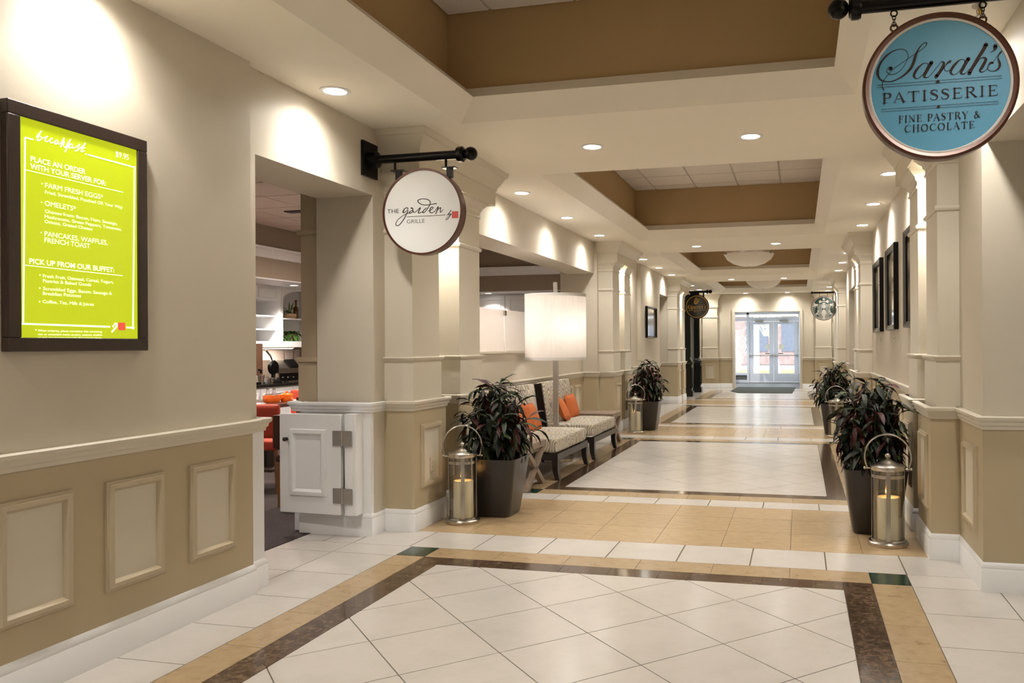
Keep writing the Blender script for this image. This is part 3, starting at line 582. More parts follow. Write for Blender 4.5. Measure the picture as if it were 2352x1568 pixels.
# ---------------------------------------------------------------- end wall, vestibule
we = MB().box(-3.62,-1.97,YEND,YEND+.25,0,2.99).box(.01,1.6,YEND,YEND+.25,0,2.99).box(-1.97,.01,YEND,YEND+.25,2.39,2.99)
we = struct('wall_back', we, 'cream', 'cream end wall around the opening to the glass doors', 'wall')
part('door_casing', MB().frame((-2.05,YEND,-.1), X, Z, -Y, 2.14, 2.57, [(0,0),(0,.03),(.02,.035),(.07,.025),(.08,0),(.085,-.1)]), 'trim', we)
for a, b in ((-3.0,-2.05), (.09,1.02)):
    part('wainscot', MB().box(a,b,YEND-.004,YEND,.15,.90), 'tan', we)
    part('chair_rail', MB().sweep([(a,YEND-.002),(b,YEND-.002)], RAIL), 'trim', we); part('baseboard', MB().sweep([(a,YEND-.003),(b,YEND-.003)], BASE), 'white', we)
for a, lab in ((-3.0,'flat end-wall pilaster left of the glass doors'), (.46,'flat end-wall pilaster right of the glass doors')):
    t = thing('end_pilaster', lab, 'pilaster', (a,YEND,0), group='pilasters on the end wall'); w = .52
    part('shaft', MB().box(.03,w-.03,-.10,0,1.3,2.55), 'trim', t); part('shaft', MB().box(.015,w-.015,-.11,0,.97,1.28), 'trim', t)
    pd = part('pedestal', MB().box(0,w,-.12,0,0,.92), 'tan', t)
    part('panel_frame', MB().frame((.1,-.12,.30), X, Z, -Y, .32, .49, PANEL), 'trimtan', pd); part('panel', MB().box(.147,.373,-.123,-.12,.347,.743), 'inset', pd)
    for pr, mt, nm, q in ((RAIL,'trim','chair_rail',.0), (BASE,'white','baseboard',.0)): part(nm, MB().sweep([(0,0),(0,-.12),(w,-.12),(w,0)], pr), mt, t)
    for z in (1.285, 2.24): part('moulding', MB().sweep([(.02,0),(.02,-.1),(w-.02,-.1),(w-.02,0)], [(0,z-.02),(.014,z-.012),(.02,z),(.014,z+.014),(0,z+.018)]), 'trim', t)
    part('capital', MB().box(0,w,-.14,0,2.55,2.82), 'trim', t); part('crown', MB().sweep([(0,0),(0,-.14),(w,-.14),(w,0)], CROWN), 'trim', t)
struct('floor', MB().box(-2.6,.3,25.5,29.6,-.1,-.002), 'vest', 'dark grey floor of the entrance vestibule', 'floor')
struct('ceiling', MB().box(-2.6,.3,25.6,29.7,2.62,2.7), 'ceil', 'plain ceiling of the entrance vestibule', 'ceiling')
for nm, x0, x1, lab in (('wall_left',-2.40,-2.33,'left side wall of the entrance vestibule, glazing added for daylight'), ('wall_right',.03,.10,'right side wall of the entrance vestibule, glazing added for daylight')):  # glazing added so daylight reaches the inside of the doors
    m = MB().box(x0,x1,25.6,29.6,0,.35).box(x0,x1,25.6,29.6,2.40,2.62)
    for y in (25.6,26.9,28.2,29.5): m.box(x0,x1,y,y+.08,.35,2.40)
    w_ = struct(nm, m, 'alu', lab, 'wall')
    for y in (25.68,26.98,28.28): part('pane', MB().box((x0+x1)/2-.004,(x0+x1)/2+.004,y,y+1.22,.35,2.40), 'glass', w_)
struct('ground', MB().box(-9,-2.4,25.6,29.7,-.12,-.03).box(.1,8,25.6,29.7,-.12,-.03), 'pave', 'pale pavement beside the entrance vestibule', 'ground')
# ---------------------------------------------------------------- paired pilasters with a lamp in the gap between them
spot_gap = bpy.data.lights.new('gap_lamp', 'SPOT'); spot_gap.energy = P_GAP; spot_gap.color = LAMP; spot_gap.spot_size = R(150); spot_gap.spot_blend = .4; spot_gap.shadow_soft_size = .03
def pilaster_pair(side, y0, label, ds, dp):
    # built with the wall at x = 0, leaning out along side * x
    t = thing('paired_pilaster', label, 'pilaster', group='paired pilasters along the hallway')
    def bx(d0, d1, a, b, z0, z1):
        q = sorted((side*d0, side*d1)); return MB().box(q[0], q[1], a, b, z0, z1)
    def wrap(d, a, b):
        p = [(0,a),(side*d,a),(side*d,b),(0,b)]; return p if side > 0 else p[::-1]
    db = ds + .085
    for a, b, pa, pb in ((0,.455,-.012,.545), (.845,1.29,.79,1.345)):
        part('shaft', bx(0, ds, a, b, 1.28, 2.70), 'trim', t)
        part('lower_shaft', bx(0, ds+.012, a-.012, b+.012, .95, 1.28), 'trim', t)
        pd = part('pedestal', bx(0, dp, pa, pb, 0, .93), 'tan', t)
        N = X*side; U = Y*side; o = Vector((side*dp, pa+.10 if side > 0 else pb-.10, .30)); w = pb-pa-.20
        part('panel_frame', MB().frame(o, U, Z, N, w, .487, PANEL), 'trimtan', pd)
        part('panel', MB().poly([(.046,.046),(w-.046,.046),(w-.046,.441),(.046,.441)], o+N*.003, U, Z, Vector((0,0,0))), 'inset', pd)
        part('chair_rail', MB().sweep(wrap(dp, pa, pb), RAIL), 'trim', t)
        part('baseboard', MB().sweep(wrap(dp, pa, pb), BASE), 'white', t)
        part('belt_moulding', MB().sweep(wrap(ds, a, b), [(0,1.258),(.012,1.262),(.028,1.280),(.032,1.292),(.028,1.298),(0,1.300)]), 'trim', t)
        part('neck_ring', MB().sweep(wrap(ds, a, b), [(0,2.222),(.010,2.224),(.017,2.235),(.017,2.246),(.010,2.256),(0,2.258)]), 'trim', t)
        part('cap_moulding', MB().sweep(wrap(ds, a, b), [(0,2.522),(.008,2.524),(.012,2.534),(.008,2.544),(.004,2.546),(.004,2.575),(.018,2.59),(.022,2.61),(.05,2.635),(.058,2.65),(.066,2.652),(.068,2.668),(0,2.668)]), 'trim', t)
    part('capital', bx(0, db, -.048, 1.475, 2.665, 2.976), 'trim', t)
    part('crown', MB().sweep(wrap(db, -.048, 1.475), CROWN), 'trim', t)
    lp = part('gap_fixture', MB().lathe([(0,2.664),(.04,2.664),(.045,2.655),(.035,2.65),(0,2.652)], (side*ds*.55,.65,0), 14), 'lens', t)
    l = bpy.data.objects.new('gap_lamp', spot_gap); COL.objects.link(l); l.parent = t; l.location = (side*ds*.62,.60,2.635); l.rotation_euler = (R(14),0,0)
    t.location = (XL if side > 0 else XR, y0, 0); return t
NM = ['nearest', 'second', 'third']
for k, y0 in enumerate((5.455, 12.045, 18.72)):
    pilaster_pair(1, y0, ('paired cream pilasters beside the white garden sign', 'paired cream pilasters past the two patterned chairs', 'paired cream pilasters just before the black gold-lettered sign')[k], .226, .238)
    pilaster_pair(-1, y0, ('paired cream pilasters beneath the blue oval sign', 'paired cream pilasters just past the three framed photographs', 'paired cream pilasters beside the green and white round sign')[k], .16, .207)

# ---------------------------------------------------------------- recessed downlights
spot = bpy.data.lights.new('downlight_beam', 'SPOT'); spot.energy = P_SIDE; spot.color = LAMP; spot.spot_size = R(104); spot.spot_blend = .35; spot.shadow_soft_size = .045
glow = bpy.data.lights.new('downlight_fill', 'SPOT'); glow.energy = P_GLOW; glow.color = LAMP; glow.spot_size = R(158); glow.spot_blend = 1.0; glow.shadow_soft_size = .06  # extra wide spot in each downlight, added as fill for flatter light
def make_downlight():
    t = thing('recessed_downlight', 'recessed round ceiling downlight', 'ceiling light', group='recessed downlights in the hallway ceiling')
    part('trim_ring', MB().lathe([(.072,.0),(.070,-.006),(.088,-.008),(.094,-.004),(.094,.004),(.072,.004)], (0,0,0), 28, closed=True), 'white', t)
    part('lens', MB().lathe([(0,-.004),(.05,-.004),(.073,-.002),(.073,.006),(0,.006)], (0,0,0), 24), 'lens', t)
    l = bpy.data.objects.new('downlight_beam', spot); COL.objects.link(l); l.parent = t; l.location = (0,0,-.03)
    l = bpy.data.objects.new('downlight_fill', glow); COL.objects.link(l); l.parent = t; l.location = (0,0,-.02)
    return t
dl = make_downlight(); first = True
def downlight(x, y, label):
    global first
    if first: first = False; dl['label'] = label; dl.location = (x,y,ZC); return dl
    return dup(dl, label, (x,y,ZC))
SIDE = {4.46: ('recessed downlight beside the near-left corner, above the dining doorway', 'recessed downlight partly behind the blue sign'),
 7.91: ('first recessed downlight past the near pilasters over the left chairs', 'first recessed downlight past the blue sign along the right wall'),
 9.58: ('middle recessed downlight over the left niche', 'middle recessed downlight above the three right photographs'),
 11.24: ('recessed downlight over the far end of the left niche', 'third recessed downlight past the blue sign along the right wall'),
 14.58: ('recessed downlight against the crown of the second left pilasters', 'recessed downlight half behind the second right pilaster crown'),
 16.28: ('recessed downlight above the small left framed print', 'second recessed downlight of the third right bay'),
 18.0: ('recessed downlight before the third left pilasters', 'last recessed downlight of the third right bay'),
 21.4: ('recessed downlight just behind the black sign arm', 'recessed downlight just behind the third right crown'),
 23.1: ('recessed downlight above the black fluted posts', 'second to last recessed downlight along the right wall'),
 24.8: ('last recessed downlight along the left wall', 'last recessed downlight along the right wall')}
for y, (a, b) in SIDE.items(): downlight(-2.81, y, a); downlight(.83, y, b)
for y, n in ((6.22,'nearest cross beam'), (12.91,'second cross beam'), (19.68,'third cross beam'), (25.08,'strip before the end wall')):
    downlight(-1.61, y, 'left recessed downlight of the pair on the %s' % n); downlight(-.355, y, 'right recessed downlight of the pair on the %s' % n)
for x, y in ((-2.81,2.79),(-2.81,1.12),(-2.81,-.55),(-2.81,-2.3),(.83,2.79),(.83,1.12),(.83,-.55),(.83,-2.3),(-1.61,-.5),(-.355,-.5),(-1.61,-4),(-.355,-4)):
    downlight(x, y, 'recessed ceiling downlight over the near hallway, outside the picture')
for x, y in ((3.2,3.2),(3.2,.4),(3.2,-2.6)): downlight(x, y, 'recessed ceiling downlight in the right side lobby').location.z = 2.80
downlight(-1.1, 27.5, 'added ceiling downlight brightening the entrance vestibule').location.z = 2.62  # added lamp, lifts the vestibule and the door frames
# sprinkler
t = thing('fire_sprinkler', 'small brass and chrome sprinkler head behind the blue sign chain', 'sprinkler', (.84,4.09,ZC))
part('escutcheon', MB().lathe([(0,0),(.036,0),(.034,-.006),(.012,-.012),(0,-.012)], n=18), 'nickel', t)
part('stem', MB().tube([(0,0,-.01),(0,0,-.05)], .008, 8), 'gold', t)
part('deflector', MB().lathe([(0,-.05),(.022,-.052),(.022,-.055),(0,-.055)], n=12), 'nickel', t)
for s in (-1,1): part('yoke', MB().tube([(0,0,-.012),(s*.014,0,-.025),(s*.012,0,-.04),(0,0,-.05)], .003, 6), 'nickel', t)

# ---------------------------------------------------------------- glass entrance doors
YD = 29.5
d1 = struct('window_1', MB().box(-2.33,-2.27,YD-.06,YD+.06,0,2.55).box(-1.86,-1.78,YD-.06,YD+.06,0,2.55).box(-2.27,-1.86,YD-.06,YD+.06,.0,.10).box(-2.27,-1.86,YD-.06,YD+.06,.27,.36).box(-2.27,-1.86,YD-.06,YD+.06,2.24,2.33).box(-2.33,.03,YD-.06,YD+.06,2.47,2.62), 'alu', 'tall sidelight window left of the double doors', 'window')
part('pane', MB().box(-2.27,-1.86,YD-.004,YD+.004,.36,2.24), 'glass', d1); part('pane', MB().box(-2.27,-1.86,YD-.004,YD+.004,2.33,2.47), 'glass', d1)
part('kick_panel', MB().box(-2.27,-1.86,YD-.02,YD+.02,.10,.27), 'grey', d1)
d2 = struct('window_2', MB().box(-1.78,.03,YD-.06,YD+.06,2.22,2.36), 'alu', 'slim transom window above the double doors', 'window')
part('pane', MB().box(-1.78,.0,YD-.004,YD+.004,2.36,2.47), 'glass', d2)
part('jamb', MB().box(-.03,.04,YD-.07,YD+.07,0,2.5), 'alu', d2)
part('threshold', MB().box(-1.78,-.03,YD-.08,YD+.08,-.002,.02), 'nickel', d2)
def door_leaf(name, x0, x1, lab, hx):
    st = .15
    d = struct(name, MB().box(x0,x0+st,YD-.03,YD+.03,.03,2.21).box(x1-st,x1,YD-.03,YD+.03,.03,2.21).box(x0+st,x1-st,YD-.03,YD+.03,.03,.335).box(x0+st,x1-st,YD-.03,YD+.03,2.11,2.21), 'alu', lab, 'door')
    part('pane', MB().box(x0+st,x1-st,YD-.005,YD+.005,.335,2.11), 'glass', d)
    b = part('push_bar', MB().tube([(x0+.03,YD-.09,.985),(x1-.03,YD-.09,.985)], .018, 10), 'nickel', d)
    for x in (x0+.05, x1-.05): part('bar_mount', MB().box(x-.03,x+.03,YD-.1,YD-.03,.955,1.015), 'nickel', b)
    part('pull_handle', MB().tube([(hx-.09,YD+.07,1.05),(hx+.09,YD+.07,1.05)], .015, 8), 'black', d)
    c = part('door_closer', MB().box((x0+x1)/2-.22,(x0+x1)/2+.08,YD-.12,YD-.06,2.20,2.27), 'nickel', d)
    part('closer_arm', MB().box((x0+x1)/2-.12,(x0+x1)/2+.12,YD-.1,YD-.085,2.165,2.18), 'nickel', c)
    part('door_notice', MB().box(hx-.05,hx+.11,YD-.012,YD-.006,1.21,1.39), 'paper', d)
    for z in (.25,1.15,2.0): part('hinge', MB().box(x0-.012 if hx > (x0+x1)/2 else x1-.012, x0+.012 if hx > (x0+x1)/2 else x1+.012, YD-.045,YD-.03,z-.06,z+.06), 'nickel', d)
door_leaf('door_1', -1.78, -.908, 'left grey aluminium glass door of the entrance pair', -1.12)
door_leaf('door_2', -.902, -.03, 'right grey aluminium glass door of the entrance pair', -.66)
tag(soft(part('floor_mat', MB().prism([(-2.0,23.95),(-1.72,23.05),(-.2,23.1),(-.12,26.2),(-1.95,26.2)], 0, .012), 'darkmat'), .004, 1), 'dark green entrance mat lying before the glass doors', 'mat')

# ---------------------------------------------------------------- outdoors, seen through the doors
struct('ground', MB().box(-40,40,29.6,90,-.12,-.03), 'pave', 'pale bright pavement outside the glass doors', 'ground')
o = part('lawn', MB().box(-20,20,37,44,-.05,.02), 'lawn'); tag(o, 'yellowish green lawn beyond the pavement outside', 'lawn', kind='stuff')
t = thing('brick_building', 'low brick building with dark windows across the lawn', 'building', (0,56,0))
part('wall', MB().box(-9,10,0,6,0,5.2), 'brickfar', t); part('roof', MB().box(-9.6,10.6,-.8,6,5.2,5.6), 'farblue', t)
for x in (-6,-3.6,-1.2,1.2,3.6): part('window', MB().box(x,x+1.5,-.05,.1,.9,2.9), 'farblue', t)
part('cornice', MB().box(-9,10,-.15,.1,3.3,3.55), 'pave', t)
rg = random.Random(4)
def shrub(name, lab, loc, n, h, spread):
    t = thing(name, lab, 'shrub', loc)
    m = MB()
    for i in range(n):
        a = rg.uniform(0, 6.28); s = rg.uniform(.2, 1)*spread; hh = h*rg.uniform(.6, 1); b = (rg.uniform(-.15,.15), rg.uniform(-.15,.15), 0)
        p = [b, (b[0]+math.cos(a)*s*.35, b[1]+math.sin(a)*s*.35, hh*.45), (b[0]+math.cos(a)*s*.75+rg.uniform(-.1,.1), b[1]+math.sin(a)*s*.75, hh*.8), (b[0]+math.cos(a)*s, b[1]+math.sin(a)*s, hh)]
        m.tube(p, [.022,.016,.010,.004], 5)
        for j in range(3):
            q = Vector(p[1+j % 3]); e = q + Vector((rg.uniform(-.3,.3), rg.uniform(-.3,.3), rg.uniform(.05,.4))); m.tube([q, (q+e)/2+Vector((0,0,.05)), e], [.010,.007,.003], 4)
    o = part('branches', m, 'twig', t); o['kind'] = 'stuff'; return t
shrub('bare_shrub', 'pale bare branching shrub outside the sidelight window', (-2.75,33.5,-.03), 46, 2.0, .75)
t = shrub('bare_shrub', 'dangling pale bare branches behind the left door pane', (-1.35,35.5,1.75), 40, .9, .6)
part('trunk', MB().tube([(.55,.3,-1.8),(.35,.15,-.8),(.05,0,.1)], [.07,.06,.04], 8), 'twig', t)
# porch posts and a low kerb outside
for x, lab in ((-1.62,'white porch post outside behind the left door'), (.02,'white porch post outside at the right door edge')):
    t = thing('porch_post', lab, 'post', (x,31.6,-.03)); part('shaft', MB().box(-.1,.1,-.1,.1,.15,3.2), 'white', t); part('plinth', MB().box(-.14,.14,-.14,.14,0,.15), 'white', t); part('cap', MB().box(-.14,.14,-.14,.14,2.95,3.05), 'white', t)
# ================================================================ THINGS
# ---------------------------------------------------------------- lit menu board
t = thing('menu_board', 'lime green lit breakfast menu board in a dark wood frame', 'sign', (-2.98,2.78,1.85))
fw, fy0, fy1, fz0, fz1 = .055, -.338, .338, -.485, .488
for nm, m in (('frame_rail', MB().box(0,.038,fy0,fy1,fz1-fw,fz1)), ('frame_rail', MB().box(0,.038,fy0,fy1,fz0,fz0+fw)), ('frame_stile', MB().box(0,.038,fy0,fy0+fw,fz0+fw,fz1-fw)), ('frame_stile', MB().box(0,.038,fy1-fw,fy1,fz0+fw,fz1-fw))):
    soft(part(nm, m, 'frame', t), .004, 2)
part('light_panel', MB().box(.004,.030,fy0+fw,fy1-fw,fz0+fw,fz1-fw), 'lime', t)
O = Vector((.0308,0,0)); m = MB()
for st in BREAK: m.ribbon(st, O, Y, Z, (0,0,0))
part('script_lettering', m, 'litwhite', t, recalc=False, smooth=0)
m = MB()
for st in BFRAME: m.ribbon(st, O, Y, Z, (0,0,0))
part('border_line', m, 'litwhite', t, recalc=False, smooth=0)
for s, b, u0, u1, v, cap in BTEXT:
    m = MB(); put_text(m, s, b, u0*1e-4, u1*1e-4, v*1e-4, cap*1e-4, O, Y, Z, (0,0,0)); part('menu_line', m, 'litwhite', t, recalc=False, smooth=0)
for u, v in BBUL: part('bullet', MB().ribbon([(u-8,v,44),(u+8,v,44)], O, Y, Z, (0,0,0)), 'litwhite', t, recalc=False, smooth=0)
part('seal', MB().box(.0300,.0312,.176,.213,-.393,-.359), 'litred', t)

# ---------------------------------------------------------------- round hanging signs
def disc(name, t, r, y0, y1, mat, c=(0,0,0), n=64):
    return part(name, MB().lathe([(0,-y1),(r,-y1),(r,-y0),(0,-y0)], c, n, 'y'), mat, t)
def bracket(t, x_wall, x_end, z, r=.030, plate=True, sgn=1, ball=.048):
    part('arm', MB().tube([(x_wall,0,z),(x_end,0,z)], r, 18), 'black', t)
    d = 1 if x_end > x_wall else -1
    part('arm_collar', MB().lathe([(0,0),(r*1.6,0),(r*1.75,d*.012),(r*1.75,d*.04),(r*1.3,d*.05),(0,d*.05)], (x_end-d*.05,0,z), 20, 'x'), 'black', t)
    part('arm_finial', MB().lathe([(ball*math.sin(math.pi*q/12), ball*(1-math.cos(math.pi*q/12))*d) for q in range(13)], (x_end,0,z), 20, 'x'), 'black', t)
    if plate:
        p = part('wall_plate', MB().box(min(x_wall,x_wall+d*.02),max(x_wall,x_wall+d*.02),-.10,.10,z-.125,z+.125), 'black', t)
        part('arm_socket', MB().lathe([(0,0),(r*1.9,0),(r*1.9,d*.06),(r*1.2,d*.075),(0,d*.075)], (x_wall+d*.018,0,z), 20, 'x'), 'black', t)
        for a in (-.08,.08):
            for b in (-.1,.1): part('bolt', MB().lathe([(0,0),(.008,0),(.007,d*.006),(0,d*.006)], (x_wall+d*.02,a,z+b), 10, 'x'), 'black', p)
# white sign by the dining doorway
t = thing('hanging_sign', 'round white hanging sign with brown script and a red seal', 'sign', (-2.592,5.23,2.331), group='round signs hanging along the hallway')
bracket(t, -.438, .31, .395, .031)
rim = part('rim', MB().lathe([(.292,-.035),(.307,-.035),(.307,.035),(.292,.035)], (0,0,0), 72, 'y', closed=True), 'redwood', t)
disc('face', t, .297, -.030, .030, 'signface')
O = Vector((0,-.0308,0)); m = MB()
for st in GARDEN: m.ribbon(st, O, X, Z, (0,0,0))
part('script_lettering', m, 'ink', t, recalc=False, smooth=0)
m = MB(); put_text(m, 'THE', 0, -.271, -.181, -.002, .0315, O, X, Z, (0,0,0)); part('lettering', m, 'ink', t, recalc=False, smooth=0)
m = MB(); put_text(m, 'GRILLE', 0, -.119, .019, -.079, .0285, O, X, Z, (0,0,0)); part('lettering', m, 'grey', t, recalc=False, smooth=0)
part('seal', MB().box(.227,.275,-.0315,-.0300,-.057,-.009), 'redink', t)
for x in (-.195,.2):
    h = part('hanger', MB().box(x-.018,x+.018,-.02,.02,.235,.305), 'black', t)
    part('hanger_plate', MB().box(x-.05,x+.05,-.03,.03,.300,.308), 'black', h); part('hanger_rod', MB().tube([(x-.03,0,.305),(x-.03,0,.37)], .009, 8), 'black', h)
# blue sign, near right
t = thing('hanging_sign', 'round blue pastry shop hanging sign with chocolate lettering on chains', 'sign', (.5765,3.6,2.453), group='round signs hanging along the hallway')
bracket(t, .445, -.36, .372, .030, ball=.044)
part('rim', MB().lathe([(.283,-.03),(.296,-.034),(.307,-.028),(.309,0),(.307,.028),(.296,.034),(.283,.03)], (0,0,0), 80, 'y', closed=True), 'redwood', t)
part('white_band', MB().lathe([(.273,-.026),(.273,.028),(.276,.030),(.284,.028),(.284,-.026)], (0,0,0), 80, 'y', closed=True), 'signwhite', t)
disc('face', t, .2745, -.024, .026, 'blue', n=80)
O = Vector((0,-.0272,0)); m = MB()
for st in SARAH: m.ribbon([(u,v,w*1.15) for u,v,w in st], O, X, Z, (0,0,0))
part('script_lettering', m, 'choc', t, recalc=False, smooth=0)
m = MB()
for st in PLINES:
    a, b = st; v = (a[1]+b[1])/2; m.ribbon([(a[0],v,15),(b[0],v,15)], O, X, Z, (0,0,0))
part('double_rule', m, 'choc', t, recalc=False, smooth=0)
for st in PDIAM:
    u, v, _ = st[0]; e = .0085 if v > 0 else .0075; part('diamond', MB().poly([(-e,0),(0,-e),(e,0),(0,e)], O+X*u*1e-4+Z*v*1e-4, X, Z, (0,-.0006,0)), 'choc', t, recalc=False, smooth=0)
for s, u0, u1, v, cap in (('PATISSERIE',-.2305,.2255,-.0575,.0425), ('FINE PASTRY &',-.163,.1585,-.144,.0285), ('CHOCOLATE',-.1395,.1355,-.1855,.0285)):
    m = MB(); put_serif(m, s, u0, u1, v, cap, O, X, Z, (0,0,0)); part('lettering', m, 'choc', t, recalc=False, smooth=0)
def ring(c, R0, r, tilt):
    return [(c[0]+R0*math.cos(a)*math.cos(tilt), c[1]+R0*math.cos(a)*math.sin(tilt), c[2]+R0*math.sin(a)) for a in [2*math.pi*q/14 for q in range(15)]]
for x in (-.176,.174):
    ch = part('eye_ring', MB().tube(ring((x,0,.330),.013,.003,0), .0035, 6, False), 'black', t)
    for q in range(3): part('chain_link', MB().tube(ring((x,0,.312-q*.014),.009,.002,q*1.3+.5), .002, 5, False), 'black', ch)
    part('sign_loop', MB().tube(ring((x,0,.268),.014,.003,0), .0045, 6, False), 'redwood', ch)
# black pub sign
t = thing('hanging_sign', 'round black hanging sign with gold harp and gold script', 'sign', (-2.62,21.05,2.385), group='round signs hanging along the hallway')
part('rim', MB().lathe([(.296,-.04),(.318,-.04),(.318,.04),(.296,.04)], (0,0,0), 56, 'y', closed=True), 'black', t)
disc('face', t, .30, -.034, .034, 'blackboard')
part('gold_band', MB().lathe([(.278,.034),(.292,.034),(.292,.038),(.278,.038)], (0,0,0), 56, 'y', closed=True), 'gold', t)
O = Vector((0,-.0365,0)); m = MB()
put_text(m, "Kilpatrick's", 0, -.255, .225, -.055, .105, O, X, Z, (0,0,0), .22); part('script_lettering', m, 'gold', t, recalc=False, smooth=0)
m = MB(); put_text(m, 'PUBLIC HOUSE', 0, -.215, .225, -.105, .022, O, X, Z, (0,0,0)); part('lettering', m, 'gold', t, recalc=False, smooth=0); m = MB(); put_text(m, 'EST. 2000', 0, -.075, .07, -.137, .02, O, X, Z, (0,0,0)); part('lettering', m, 'gold', t, recalc=False, smooth=0)
m = MB()
for st in ([(-100,2380,200),(-300,2200,180),(-450,1900,170),(-620,1500,180),(-680,1050,180),(-480,800,240),(-250,780,220),(50,1050,240),(400,1500,180),(600,1850,150),(540,2060,140),(300,2060,160),(100,2000,150),(0,2250,160),(-60,2400,160)], [(-520,1500,90),(-350,900,90)], [(-380,1800,90),(-160,1000,90)], [(-200,1950,90),(60,1300,90)], [(20,1950,90),(200,1550,90)]): m.ribbon(st, O, X, Z, (0,0,0), 4)
part('harp', m, 'gold', t, recalc=False, smooth=0)
bracket(t, -.36, .30, .392, .03, ball=.05); part('arm_post', MB().box(-.37,-.33,-.03,.03,.25,.56), 'black', t)
part('hanger', MB().box(-.18,.06,-.02,.02,.29,.37), 'black', t); part('hanger', MB().box(.155,.195,-.02,.02,.23,.37), 'black', t)
# green round sign
t = thing('hanging_sign', 'round green and white hanging sign with a crowned long-haired figure', 'sign', (.577,19.9,2.243), group='round signs hanging along the hallway')
part('rim', MB().lathe([(.302,-.03),(.315,-.03),(.315,.03),(.302,.03)], (0,0,0), 56, 'y', closed=True), 'redwood', t)
disc('face', t, .304, -.026, .026, 'darkgreen'); part('white_band', MB().lathe([(.283,.026),(.298,.026),(.298,.030),(.283,.030)], (0,0,0), 56, 'y', closed=True), 'emblem', t)
def sg(p): return [((x-750)/600*.315, (830-y)/545*.315) for x, y in p]
O = Vector((0,-.0275,0)); m = MB()
m.poly(sg([(745,350),(770,405),(835,405),(785,445),(808,505),(745,470),(690,505),(708,445),(650,405),(722,405)]), O, X, Z, (0,0,0))
m.poly(sg([(490,515),(540,535),(560,460),(625,505),(640,530),(745,515),(850,530),(865,500),(940,455),(925,520),(1000,515),(940,605),(870,570),(745,550),(640,570),(550,610)]), O, X, Z, (0,0,0))
m.poly([( .066*math.cos(a)*.85, .063+.078*math.sin(a)) for a in [2*math.pi*q/20 for q in range(20)]], O, X, Z, (0,0,0))
for s in (1,-1):
    f = lambda p: sg([(750+s*(x-750), y) for x, y in p])
    m.poly(f([(640,1340),(700,1180),(640,1050),(630,1000),(690,900),(750,890),(750,1360)]), O, X, Z, (0,0,0))
    m.poly(f([(300,575),(360,640),(495,635),(395,740),(215,780),(260,700)]), O, X, Z, (0,0,0))
    for a, b in (((190,850),(370,790)), ((190,930),(330,870)), ((215,1000),(320,950)), ((240,1080),(320,1020)), ((290,1150),(360,1090)), ((350,1210),(410,1150)), ((420,1260),(460,1180))):
        m.ribbon([(u*1e4, v*1e4, 135) for u, v in f([a, b])], O, X, Z, (0,0,0))
    m.poly(f([(440,1010),(520,900),(500,1010),(470,1110),(380,1130),(330,1080)]), O, X, Z, (0,0,0))
    for dx in (0,-75,-150): m.ribbon([(u*1e4, v*1e4, 165) for u, v in f([(620+dx,650),(600+dx,740),(640+dx,860),(590+dx*.9,1000),(650+dx*.9,1130),(640+dx*.8,1220),(600+dx*.8,1320+dx*.3)])], O, X, Z, (0,0,0), 4)
part('emblem', m, 'emblem', t, recalc=False, smooth=0)
O = Vector((0,-.0283,0)); m = MB()
for s in (1,-1): m.ribbon([(u*1e4, v*1e4, w) for (u, v), w in zip(sg([(750+s*25,690),(750+s*60,680),(750+s*95,700)]), (60,120,60))], O, X, Z, (0,0,0)); m.ribbon([(u*1e4, v*1e4, 40) for u, v in sg([(750+s*20,660),(750+s*100,650)])], O, X, Z, (0,0,0))
m.ribbon([(u*1e4, v*1e4, 70) for u, v in sg([(715,808),(750,818),(785,808)])], O, X, Z, (0,0,0)); m.ribbon([(u*1e4, v*1e4, 35) for u, v in sg([(748,700),(742,770),(760,775)])], O, X, Z, (0,0,0))
part('face_features', m, 'darkgreen', t, recalc=False, smooth=0)
t.scale = (.939,.939,.939); part('arm', MB().tube([(.29,0,.40),(-.27,0,.40)], .022, 12), 'black', t); part('arm_finial', MB().lathe([(.036*math.sin(math.pi*q/10), -.036*(1-math.cos(math.pi*q/10))) for q in range(11)], (-.255,0,.40), 14, 'x'), 'black', t)
part('wall_plate', MB().box(.285,.30,-.06,.06,.34,.46), 'black', t)
for x in (-.10,.09): part('hanger_rod', MB().tube([(x,0,.29),(x,0,.43)], .006, 8), 'black', t)

# ---------------------------------------------------------------- framed pictures
def picture(name, lab, side, plane, y0, y1, z0, z1, mat, fw=.055, grp=None):
    t = thing(name, lab, 'picture', (plane,(y0+y1)/2,z0), group=grp); s = side; w, h = (y1-y0), z1-z0; a = -w/2
    o = Vector((0, a if s > 0 else -a, 0)); U = Y*s; N = X*s
    part('frame', MB().frame(o, U, Z, N, w, h, [(0,0),(0,.045),(.008,.05),(.02,.046),(fw*.75,.034),(fw,.030),(fw,.010)]), 'black', t)
    part('print', MB().poly([(fw,fw),(w-fw,fw),(w-fw,h-fw),(fw,h-fw)], o+N*.012, U, Z, Vector((0,0,0))), mat, t, recalc=False)
    q = thing(name.replace('framed','caption').replace('_photograph','_card').replace('_print','_card'), 'small white caption card under the %s' % lab.split(',')[0], 'card', (plane, (y0+y1)/2+.05*s, z0-.14), group='caption cards under the pictures')
    part('card', MB().box(min(0,.006*s),max(0,.006*s),-.05,.05,0,.075), 'paper', q); part('print_line', MB().box(min(.006*s,.0065*s),max(.006*s,.0065*s),-.035,.035,.04,.05), 'grey', q)
    return t
G3 = 'large framed photographs on the right wall'
picture('framed_photograph', 'black framed sepia photograph nearest the blue sign', -1, XR, 7.15, 8.14, 1.53, 2.45, 'photo_a', grp=G3)
picture('framed_photograph', 'middle one of three black framed sepia photographs', -1, XR, 8.90, 9.79, 1.53, 2.45, 'photo_a', grp=G3)
